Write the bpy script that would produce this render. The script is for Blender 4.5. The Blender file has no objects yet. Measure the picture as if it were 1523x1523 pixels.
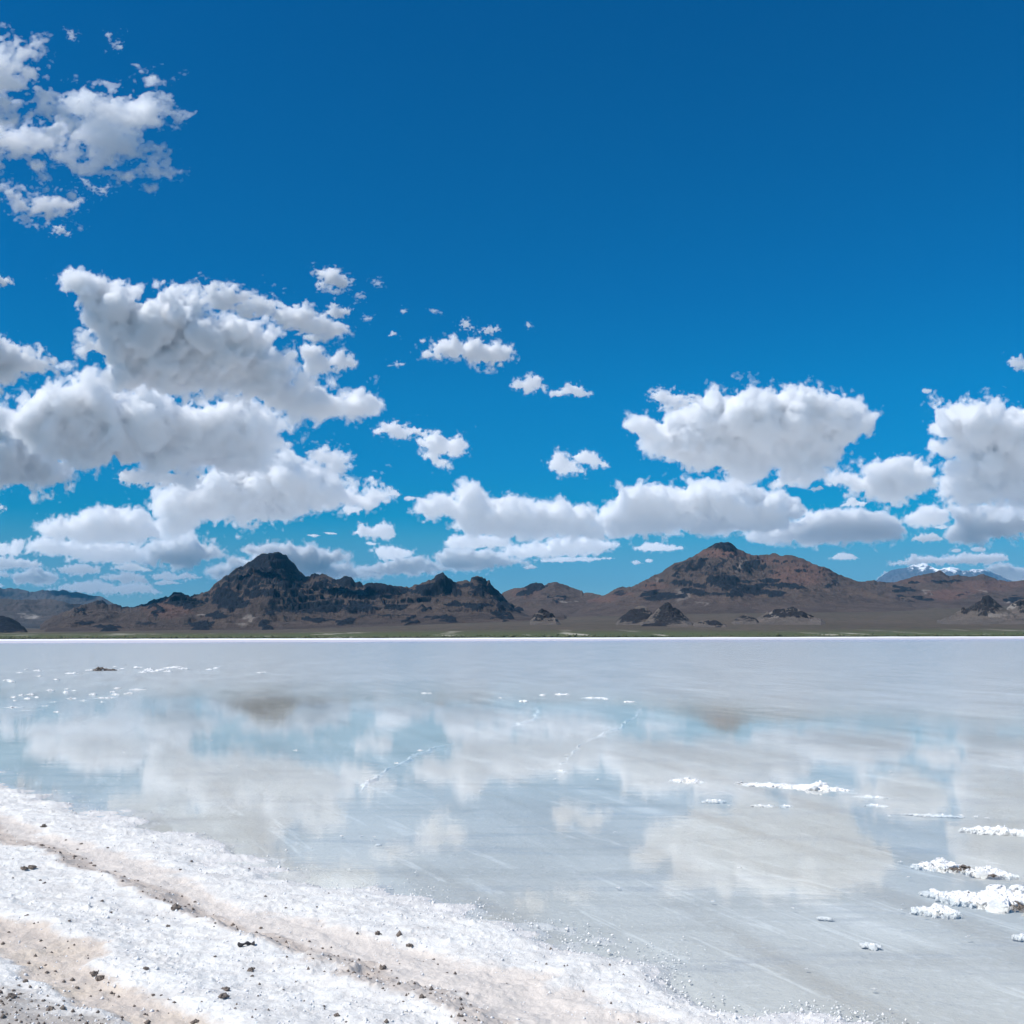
import bpy, math, random
import numpy as np
from mathutils import Matrix, Vector

scene = bpy.context.scene
COL = scene.collection
R = math.radians
rng = np.random.default_rng(7)
random.seed(7)
SKY_STR = 0.10
SKY_POL = 0.58
SKY_GAM = 0.6
SKY_SAT = 2.05
SKY_TINT = (25.6, 33.2, 31.2)
VOL_BOUNCES = 22
BED_A = (.515, .505, .475)
BED_B = (.60, .59, .56)
BED_C = (.42, .40, .365)
WAT_R0, WAT_RF, WAT_FK = .026, .22, .56
WAT_T = (.93, .96, .975, 1)
HAZE_D = 0.85e-5
HAZE_C = (.10, .52, .90, 1)

# ------------------------------------------------------------------ camera model
W0 = 1523.0                       # the traced photograph is 1523 x 1523
F0 = 1650.0                       # focal length in those pixels
CAM = np.array([0.0, 0.0, 2.2])
PITCH = math.atan(185.0 / F0)
ROLL = 0.003
_f = np.array([0, math.cos(PITCH), math.sin(PITCH)])
_u0 = np.array([0, -math.sin(PITCH), math.cos(PITCH)])
_r0 = np.array([1.0, 0, 0])
CR = _r0 * math.cos(ROLL) - _u0 * math.sin(ROLL)
CU = _r0 * math.sin(ROLL) + _u0 * math.cos(ROLL)
CF = _f

def ray(px, py):
    """direction(s) through photo pixel(s), forward component 1"""
    a = (np.asarray(px, float) - W0 / 2) / F0
    b = (W0 / 2 - np.asarray(py, float)) / F0
    return CF + a[..., None] * CR + b[..., None] * CU

def ground_at(px, py, z=0.0):
    d = ray(px, py)
    t = (z - CAM[2]) / d[..., 2]
    return CAM + t[..., None] * d

def at_dist(px, py, D):
    """point(s) whose world y equals D"""
    d = ray(px, py)
    return CAM + d * (np.asarray(D, float) / d[..., 1])[..., None]

def to_px(P):
    P = np.asarray(P, float) - CAM
    w = P @ CF
    return W0 / 2 + F0 * (P @ CR) / w, W0 / 2 - F0 * (P @ CU) / w

cam_d = bpy.data.cameras.new("camera")
cam_d.sensor_width = 36.0
cam_d.sensor_fit = 'HORIZONTAL'
cam_d.lens = 36.0 * F0 / W0
cam_d.clip_start = 0.1
cam_d.clip_end = 400000.0
cam = bpy.data.objects.new("camera", cam_d)
COL.objects.link(cam)
m = Matrix(((CR[0], CU[0], -CF[0], CAM[0]), (CR[1], CU[1], -CF[1], CAM[1]), (CR[2], CU[2], -CF[2], CAM[2]), (0, 0, 0, 1)))
cam.matrix_world = m
scene.camera = cam

# ------------------------------------------------------------------ light
SUN_EL, SUN_LEFT = R(54), R(122)      # height above the horizon; angle to the left of the view
SUN = Vector((-math.sin(SUN_LEFT) * math.cos(SUN_EL), math.cos(SUN_LEFT) * math.cos(SUN_EL), math.sin(SUN_EL)))
sd = bpy.data.lights.new("sun", 'SUN')
sd.energy = 4.9
sd.angle = R(0.53)
sd.color = (1.0, 0.96, 0.895)
so = bpy.data.objects.new("sun", sd)
so.rotation_euler = SUN.to_track_quat('Z', 'Y').to_euler()
so.location = (-60, 30, 80)
COL.objects.link(so)

world = bpy.data.worlds.new("World")
scene.world = world
world.use_nodes = True
wt = world.node_tree
wt.nodes.clear()
def N(t, typ, **kw):
    n = t.nodes.new(typ)
    for k, v in kw.items():
        if k.startswith('i_'):
            n.inputs[k[2:].replace('_', ' ')].default_value = v
        else:
            setattr(n, k, v)
    return n
L = lambda t, a, b: t.links.new(a, b)
def math_n(t, op, a, b=None, c=None, clamp=False):
    n = t.nodes.new('ShaderNodeMath'); n.operation = op; n.use_clamp = clamp
    for i, v in enumerate((a, b, c)):
        if v is None: continue
        if isinstance(v, (int, float)): n.inputs[i].default_value = v
        else: L(t, v, n.inputs[i])
    return n.outputs[0]
def mix_c(t, fac, a, b, blend='MIX'):
    n = t.nodes.new('ShaderNodeMix'); n.data_type = 'RGBA'; n.blend_type = blend
    for s, v in ((n.inputs[0], fac), (n.inputs[6], a), (n.inputs[7], b)):
        if isinstance(v, (int, float)): s.default_value = v
        elif isinstance(v, tuple): s.default_value = v if len(v) == 4 else (*v, 1)
        else: L(t, v, s)
    return n.outputs[2]
def ramp(t, fac, stops, interp='LINEAR'):
    n = t.nodes.new('ShaderNodeValToRGB'); n.color_ramp.interpolation = interp
    e = n.color_ramp.elements
    while len(e) < len(stops): e.new(0.5)
    for k, (p, c) in enumerate(stops):
        e[k].position = p
        e[k].color = (c, c, c, 1) if isinstance(c, (int, float)) else (*c, 1)
    L(t, fac, n.inputs[0])
    return n.outputs[0]

sky = N(wt, 'ShaderNodeTexSky', sky_type='NISHITA', sun_disc=False, sun_elevation=SUN_EL,
        altitude=0.0, air_density=0.5, dust_density=0.0, ozone_density=4.0)
sky.sun_rotation = math.atan2(SUN.x, SUN.y)
# the photograph was taken through a polarising filter: sky light a right angle
# away from the sun is held back, and the blue is deepened
geo = N(wt, 'ShaderNodeNewGeometry')
dp = N(wt, 'ShaderNodeVectorMath', operation='DOT_PRODUCT')
dp.inputs[1].default_value = -SUN
L(wt, geo.outputs['Incoming'], dp.inputs[0])
c2 = math_n(wt, 'MULTIPLY', dp.outputs['Value'], dp.outputs['Value'])
pol = math_n(wt, 'MULTIPLY_ADD', c2, SKY_POL, 1.0 - SKY_POL)
sc = N(wt, 'ShaderNodeVectorMath', operation='SCALE')
L(wt, sky.outputs[0], sc.inputs[0]); L(wt, math_n(wt, 'MULTIPLY', pol, 0.1), sc.inputs[3])
gam = N(wt, 'ShaderNodeGamma'); gam.inputs[1].default_value = SKY_GAM
L(wt, sc.outputs[0], gam.inputs[0])
hsv = N(wt, 'ShaderNodeHueSaturation'); hsv.inputs['Saturation'].default_value = SKY_SAT
L(wt, gam.outputs[0], hsv.inputs['Color'])
t1 = mix_c(wt, 1.0, hsv.outputs[0], SKY_TINT, 'MULTIPLY')
bg = N(wt, 'ShaderNodeBackground'); bg.inputs[1].default_value = SKY_STR
sep = N(wt, 'ShaderNodeSeparateXYZ'); L(wt, geo.outputs['Incoming'], sep.inputs[0])
up = math_n(wt, 'MULTIPLY', sep.outputs[2], -1.0, clamp=True)
grad = ramp(wt, up, [(0.0, (0.3, 0.265, 0.245)), (0.047, (0.46, 0.32, 0.275)), (0.088, (0.875, 0.44, 0.345)), (0.15, (0.6, 0.46, 0.44)), (0.21, (0.425, 0.475, 0.475)), (0.3, (0.35, 0.415, 0.46)), (0.51, (0.28, 0.34, 0.41)), (1.0, (0.225, 0.275, 0.325))])
t2 = mix_c(wt, 1.0, t1, grad, 'MULTIPLY')
L(wt, t2, bg.inputs[0])
wo = N(wt, 'ShaderNodeOutputWorld')
L(wt, bg.outputs[0], wo.inputs[0])

scene.view_settings.view_transform = 'Standard'
scene.view_settings.look = 'None'
scene.view_settings.gamma = 1.0
scene.view_settings.exposure = 0.0
scene.view_settings.use_curve_mapping = False
cy = scene.cycles
cy.use_denoising = True
cy.use_adaptive_sampling = True
cy.adaptive_threshold = 0.022
cy.adaptive_min_samples = 20
cy.max_bounces = 48
cy.diffuse_bounces = 3
cy.glossy_bounces = 3
cy.transmission_bounces = 3
cy.volume_bounces = VOL_BOUNCES
cy.transparent_max_bounces = 256
cy.use_fast_gi = False

# ------------------------------------------------------------------ helpers
def tag(o, label=None, cat=None, group=None, kind=None):
    if label: o['label'] = label
    if cat: o['category'] = cat
    if group: o['group'] = group
    if kind: o['kind'] = kind
    return o

def mesh_obj(name, V, Fc, mats, parent=None, smooth=True, mat_index=None, attrs=None):
    """ONE mesh object from numpy vertices and quad/tri faces (list of arrays)"""
    me = bpy.data.meshes.new(name)
    if not isinstance(Fc, (list, tuple)): Fc = [Fc]
    Fc = [f for f in Fc if len(f)]
    nl = sum(f.size for f in Fc); nf = sum(len(f) for f in Fc)
    me.vertices.add(len(V)); me.loops.add(nl); me.polygons.add(nf)
    me.vertices.foreach_set('co', np.ascontiguousarray(V, np.float32).ravel())
    me.loops.foreach_set('vertex_index', np.concatenate([f.ravel() for f in Fc]).astype(np.int32))
    sizes = np.concatenate([np.full(len(f), f.shape[1]) for f in Fc])
    starts = np.concatenate([[0], np.cumsum(sizes)[:-1]])
    me.polygons.foreach_set('loop_start', starts.astype(np.int32))
    if mat_index is not None:
        me.polygons.foreach_set('material_index', np.asarray(mat_index, np.int32))
    me.update(calc_edges=True)
    if smooth:
        me.polygons.foreach_set('use_smooth', np.ones(nf, bool))
    for k, v in (attrs or {}).items():
        a = me.attributes.new(k, 'FLOAT', 'POINT')
        a.data.foreach_set('value', np.ascontiguousarray(v, np.float32))
    for mt in (mats if isinstance(mats, (list, tuple)) else [mats]):
        me.materials.append(mt)
    me.validate()
    o = bpy.data.objects.new(name, me)
    COL.objects.link(o)
    if parent: o.parent = parent
    return o

def grid_faces(nr, nc):
    i = np.arange(nr * nc).reshape(nr, nc)
    return np.stack([i[:-1, :-1], i[:-1, 1:], i[1:, 1:], i[1:, :-1]], -1).reshape(-1, 4)

def surface_nets(Fd):
    """closed quad surface of the set Fd > 0 on a regular grid; vertices in index space"""
    Fd = np.pad(Fd, 1, constant_values=-1.0).astype(np.float32)
    ins = Fd > 0
    nx, ny, nz = Fd.shape
    c = np.zeros((nx - 1, ny - 1, nz - 1), np.int8)
    for dx in (0, 1):
        for dy in (0, 1):
            for dz in (0, 1):
                c += ins[dx:nx - 1 + dx, dy:ny - 1 + dy, dz:nz - 1 + dz]
    act = (c > 0) & (c < 8)
    idx = np.full(act.shape, -1, np.int64)
    cells = np.argwhere(act)
    idx[act] = np.arange(len(cells))
    acc = np.zeros((len(cells), 3)); cnt = np.zeros(len(cells))
    off = np.array([(a, b, d) for a in (0, 1) for b in (0, 1) for d in (0, 1)])
    val = [Fd[cells[:, 0] + o[0], cells[:, 1] + o[1], cells[:, 2] + o[2]] for o in off]
    for a in range(8):
        for b in range(a + 1, 8):
            if np.abs(off[a] - off[b]).sum() != 1: continue
            mk = (val[a] > 0) != (val[b] > 0)
            t = val[a][mk] / (val[a][mk] - val[b][mk])
            acc[mk] += off[a] + t[:, None] * (off[b] - off[a])
            cnt[mk] += 1
    V = cells + acc / cnt[:, None] - 1.0
    faces = []
    for ax in range(3):
        sl0 = [slice(1, -1)] * 3; sl1 = [slice(1, -1)] * 3
        sl0[ax] = slice(0, -1); sl1[ax] = slice(1, None)
        a, b = ins[tuple(sl0)], ins[tuple(sl1)]
        e = np.argwhere(a != b)
        fl = a[a != b]
        o = np.ones(3, int); o[ax] = 0
        e = e + o
        u, v = [(1, 2), (2, 0), (0, 1)][ax]
        def cid(du, dv):
            k = e.copy(); k[:, u] += du; k[:, v] += dv
            return idx[k[:, 0], k[:, 1], k[:, 2]]
        q = np.stack([cid(-1, -1), cid(0, -1), cid(0, 0), cid(-1, 0)], -1)
        q[~fl] = q[~fl][:, ::-1]
        faces.append(q)
    return V, np.concatenate(faces)

def fft_noise(shape, lo, beta, seed, hi=None, scale=(1, 1, 1)):
    """fractal gaussian noise, std 1; lo = longest wavelength in cells"""
    g = np.random.default_rng(seed)
    w = g.standard_normal(shape).astype(np.float32)
    fs = [np.fft.fftfreq(n) * s for n, s in zip(shape[:-1], scale)] + [np.fft.rfftfreq(shape[-1]) * scale[len(shape) - 1]]
    k2 = 0
    for i, f in enumerate(fs):
        sh = [1] * len(shape); sh[i] = -1
        k2 = k2 + (f.reshape(sh)) ** 2
    k = np.sqrt(k2)
    k0 = 1.0 / lo
    amp = (k * k + k0 * k0) ** (-beta / 2) 
    if hi: amp = amp * np.exp(-(k * hi) ** 2)
    amp = amp * (k > 0.35 * k0)
    n = np.fft.irfftn(np.fft.rfftn(w) * amp, s=shape)
    n = n - n.mean()
    return (n / (n.std() + 1e-9)).astype(np.float32)

_T = 512
_tiles = [fft_noise((_T, _T), 24, 4.0, 100 + k, hi=6) for k in range(4)]   # smooth, features ~20 cells
def noise2(x, y, wl, seed=0):
    """smooth noise, std 1, wavelength about wl"""
    t = _tiles[seed % 4]
    s = 20.0 / wl
    X = (x * s + 37.1 * seed) % _T; Y = (y * s + 91.7 * seed) % _T
    xi = X.astype(int); yi = Y.astype(int); fx = X - xi; fy = Y - yi
    x1 = (xi + 1) % _T; y1 = (yi + 1) % _T; xi %= _T; yi %= _T
    return (t[xi, yi] * (1 - fx) + t[x1, yi] * fx) * (1 - fy) + (t[xi, y1] * (1 - fx) + t[x1, y1] * fx) * fy
def fbm2(x, y, wl, octv=5, gain=0.5, seed=0):
    a, s, o = 1.0, 0.0, 0.0
    for k in range(octv):
        o = o + a * noise2(x * (1 if k % 2 else 0.97) + 3.3 * k * wl, y, wl / 2 ** k, seed + k)
        s += a * a; a *= gain
    return o / math.sqrt(s)
def ridged2(x, y, wl, octv=5, gain=0.55, seed=0):
    a, s, o, wgt = 1.0, 0.0, 0.0, 1.0
    for k in range(octv):
        n = 1 - np.minimum(np.abs(noise2(x, y, wl / 2 ** k, seed + k)), 1.6)
        n = n * wgt
        o = o + a * n; s += a; wgt = np.clip(n * 1.4, 0, 1); a *= gain
    return o / s
def sstep(a, b, x):
    t = np.clip((x - a) / (b - a), 0, 1)
    return t * t * (3 - 2 * t)
def poly_dist(px, py, P):
    """signed distance to a closed polygon, positive inside"""
    P = np.asarray(P, float); Q = np.roll(P, -1, 0)
    d2 = np.full(px.shape, 1e18); ins = np.zeros(px.shape, bool)
    for (ax, ay), (bx, by) in zip(P, Q):
        ex, ey = bx - ax, by - ay
        L2 = ex * ex + ey * ey + 1e-12
        t = np.clip(((px - ax) * ex + (py - ay) * ey) / L2, 0, 1)
        d2 = np.minimum(d2, (px - ax - t * ex) ** 2 + (py - ay - t * ey) ** 2)
        if ay != by:
            ins ^= ((ay > py) != (by > py)) & (px < ex * (py - ay) / (by - ay) + ax)
    d = np.sqrt(d2)
    return np.where(ins, d, -d)
# ------------------------------------------------------------------ clouds
def cloud_mat(density, name):
    mt = bpy.data.materials.new(name); mt.use_nodes = True
    t = mt.node_tree; t.nodes.clear()
    v = N(t, 'ShaderNodeVolumeScatter'); v.inputs['Color'].default_value = (1, 1, 1, 1)
    v.inputs['Density'].default_value = density
    v.inputs['Anisotropy'].default_value = 0.0
    o = N(t, 'ShaderNodeOutputMaterial'); L(t, v.outputs[0], o.inputs['Volume'])
    return mt
_cm = {}
AMPK, HALO, CORE = 0.6, 0.02, 0.10
MFP_VEIL, MFP_HALO, MFP_CORE = 42.0, 13.0, 5.6
RELIEF = 0.10
PUFFS = 3.2         # mean free paths in photo pixels at the cloud's distance
def vapour(mfp):
    key = round(math.log(mfp) / 0.25)
    if key not in _cm:
        _cm[key] = cloud_mat(1.0 / math.exp(key * 0.25), 'cloud_vapour')
    return _cm[key]
BASE_ALT, FLOOR_ALT = 3450.0, 3230.0

def make_cloud(poly, label, thick=1.0, soft=1.0, amp=0.30, cap=46.0, beta=2.3, step=None, tilt=0.22, wisp=0.0, seed=0, alt=None, bias=0.0):
    """an outline of the photo, blown up into a solid of real depth at the cloud layer's height"""
    P = np.asarray(poly, float)
    lo, hi = P.min(0), P.max(0)
    size = hi - lo
    yb = hi[1]
    base_dir = ray(np.array((lo[0] + hi[0]) / 2), np.array(yb))
    elev = math.atan2(base_dir[2], base_dir[1])
    D = (alt or BASE_ALT) / math.tan(max(elev, R(1.9)))       # distance where the ray meets the cloud base
    if step is None:
        step = 1.25 if max(size) < 60 else (1.45 if max(size) < 200 else 1.7)
    d0 = P.mean(0)
    # a first coarse look gives the inscribed radius
    cx, cy_ = np.meshgrid(np.linspace(lo[0], hi[0], 60), np.linspace(lo[1], hi[1], 60), indexing='ij')
    Rm = min(max(poly_dist(cx, cy_, P).max(), 2.0), cap)
    mar = 6 * step + 0.45 * Rm
    xs = np.arange(lo[0] - mar, hi[0] + mar, step); ys = np.arange(lo[1] - mar, hi[1] + mar, step)
    GX, GY = np.meshgrid(xs, ys, indexing='ij')
    d = poly_dist(GX, GY, P)
    amp0 = amp
    amp = amp * (1 + 9.0 / Rm) if Rm > 5 else amp * 2
    far = float(sstep(720, 790, yb))
    T = max(Rm, 5.0) * thick * 0.8 * (1 + 0.6 * far)
    soft = soft * (1 - 0.15 * far)
    zst = step * 1.4
    nzh = int(math.ceil(T * 1.4 / zst)) + 1
    zs = np.arange(-nzh, nzh + 1) * zst
    q = np.clip(d / Rm, -1.2, 1)
    f = 1 - np.sqrt((1 - q)[:, :, None] ** 2 + (zs / (T * .85))[None, None, :] ** 2)
    wisp = wisp or float(sstep(.36, .46, amp0))
    if Rm > 9 and wisp < .5:
        # heads of rising vapour heaped on the upper and near sides
        g = np.random.default_rng(4000 + seed)
        ok = np.argwhere(d > 0.16 * Rm)
        n_p = int(min(160, PUFFS * len(ok) * step * step / Rm ** 2))
        for (ix, iy_) in ok[g.integers(0, len(ok), n_p)]:
            hgt = (ys[iy_] - lo[1]) / max(size[1], 1)
            if hgt > g.uniform(.35, .75): continue
            dd = d[ix, iy_]
            r = min(g.uniform(.36, .85) * Rm, dd * 1.15 + .12 * Rm)
            hq = math.sqrt(max(0, 1 - (1 - min(dd / Rm, 1)) ** 2)) * T * .85
            cz = -hq * g.uniform(.55, 1.0) + .1 * r
            k = int(r / step) + 1; kz = int(r / zst) + 1; iz = int(round((cz - zs[0]) / zst))
            a0, a1 = max(ix - k, 0), ix + k + 1; b0, b1 = max(iy_ - k, 0), iy_ + k + 1; c0_, c1 = max(iz - kz, 0), max(iz + kz + 1, 0)
            sub = f[a0:a1, b0:b1, c0_:c1]
            if sub.size == 0: continue
            dist = np.sqrt(((xs[a0:a1] - xs[ix])[:, None, None]) ** 2 + ((ys[b0:b1] - ys[iy_])[None, :, None] * 1.15) ** 2 + ((zs[c0_:c1] - cz)[None, None, :]) ** 2)
            sb = (r - dist) / Rm * 1.3
            h_ = np.clip(.5 + .5 * (sb - sub) / .16, 0, 1)                 # heads melt into one another
            sub[...] = sub * (1 - h_) + sb * h_ + .16 * h_ * (1 - h_)
    n = fft_noise(f.shape, max(Rm * 1.5, 8) / step, beta, 1000 + seed, hi=1.1, scale=((1, 1, 1 / 1.4) if wisp < .05 else (1.35, .8, 1 / 1.4)))
    b = fft_noise(f.shape, max(Rm * 0.5, 5) / step, 2.4, 3000 + seed, hi=1.0, scale=(1, 1, 1 / 1.4))
    bias = bias - .08 * wisp
    calm = (1 - (0.48 if wisp < .5 else .2) * np.clip(q * 1.3, 0, 1))[:, :, None]       # the broad faces are smoother than the rims
    n = n * calm; b = b * calm
    nb = AMPK * n + 0.30 * b - 0.05
    veil = f + min(.14, 2.6 / Rm) + 1.2 * amp * nb + bias                     # thin torn vapour round the edge
    halo = f + 0.0 + amp * nb + bias
    core = f - CORE - .30 * wisp + amp * (0.75 * AMPK * n + RELIEF * (np.minimum(np.abs(b), 1.6) - 0.75)) + bias   # heaped, cauliflower-like
    halo = np.minimum(halo, veil - 0.03)
    core = np.minimum(core, halo - 0.04)
    mpp = D / F0                                              # metres per photo pixel
    parts = []; nv = 0
    for fld in (veil, halo, core):
        for ax in range(3):
            sl = [slice(None)] * 3
            for e in (0, 1, -1, -2):
                sl[ax] = e; fld[tuple(sl)] = -1
        if (fld > 0).sum() < 4: continue
        V, Q = surface_nets(fld)
        px = xs[0] + V[:, 0] * step; py = ys[0] + V[:, 1] * step; z = zs[0] + V[:, 2] * zst
        dr = ray(px, py)
        parts.append((dr, z, Q + nv)); nv += len(V)
    def solid(D):
        out = []
        for dr, z, Q in parts:
            el = dr[:, 2] / dr[:, 1]
            Dp = D * (math.tan(elev) / np.maximum(el, 0.02)) ** tilt      # the layer comes nearer overhead
            out.append(CAM + dr * ((Dp + z * D / F0) / dr[:, 1])[:, None])
        return np.concatenate(out)
    V3 = solid(D)
    if V3[:, 2].min() < FLOOR_ALT:                             # far enough for its base to lie in the cloud layer
        D *= (FLOOR_ALT - CAM[2]) / (V3[:, 2].min() - CAM[2])
        V3 = solid(D)
    mpp = D / F0
    mats = [vapour(soft * k * mpp) for k in (MFP_VEIL * (1 - .2 * wisp), MFP_HALO * (1 + .9 * wisp), MFP_CORE * (1 + 1.2 * wisp))]
    c0 = V3.mean(0)
    mi = np.concatenate([np.full(len(p[2]), k) for k, p in enumerate(parts)])
    o = mesh_obj('cloud', V3 - c0, np.concatenate([p[2] for p in parts]), mats, smooth=False, mat_index=mi)
    o.location = c0
    tag(o, label, 'cloud', 'clouds in the blue sky')
    return o

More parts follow.
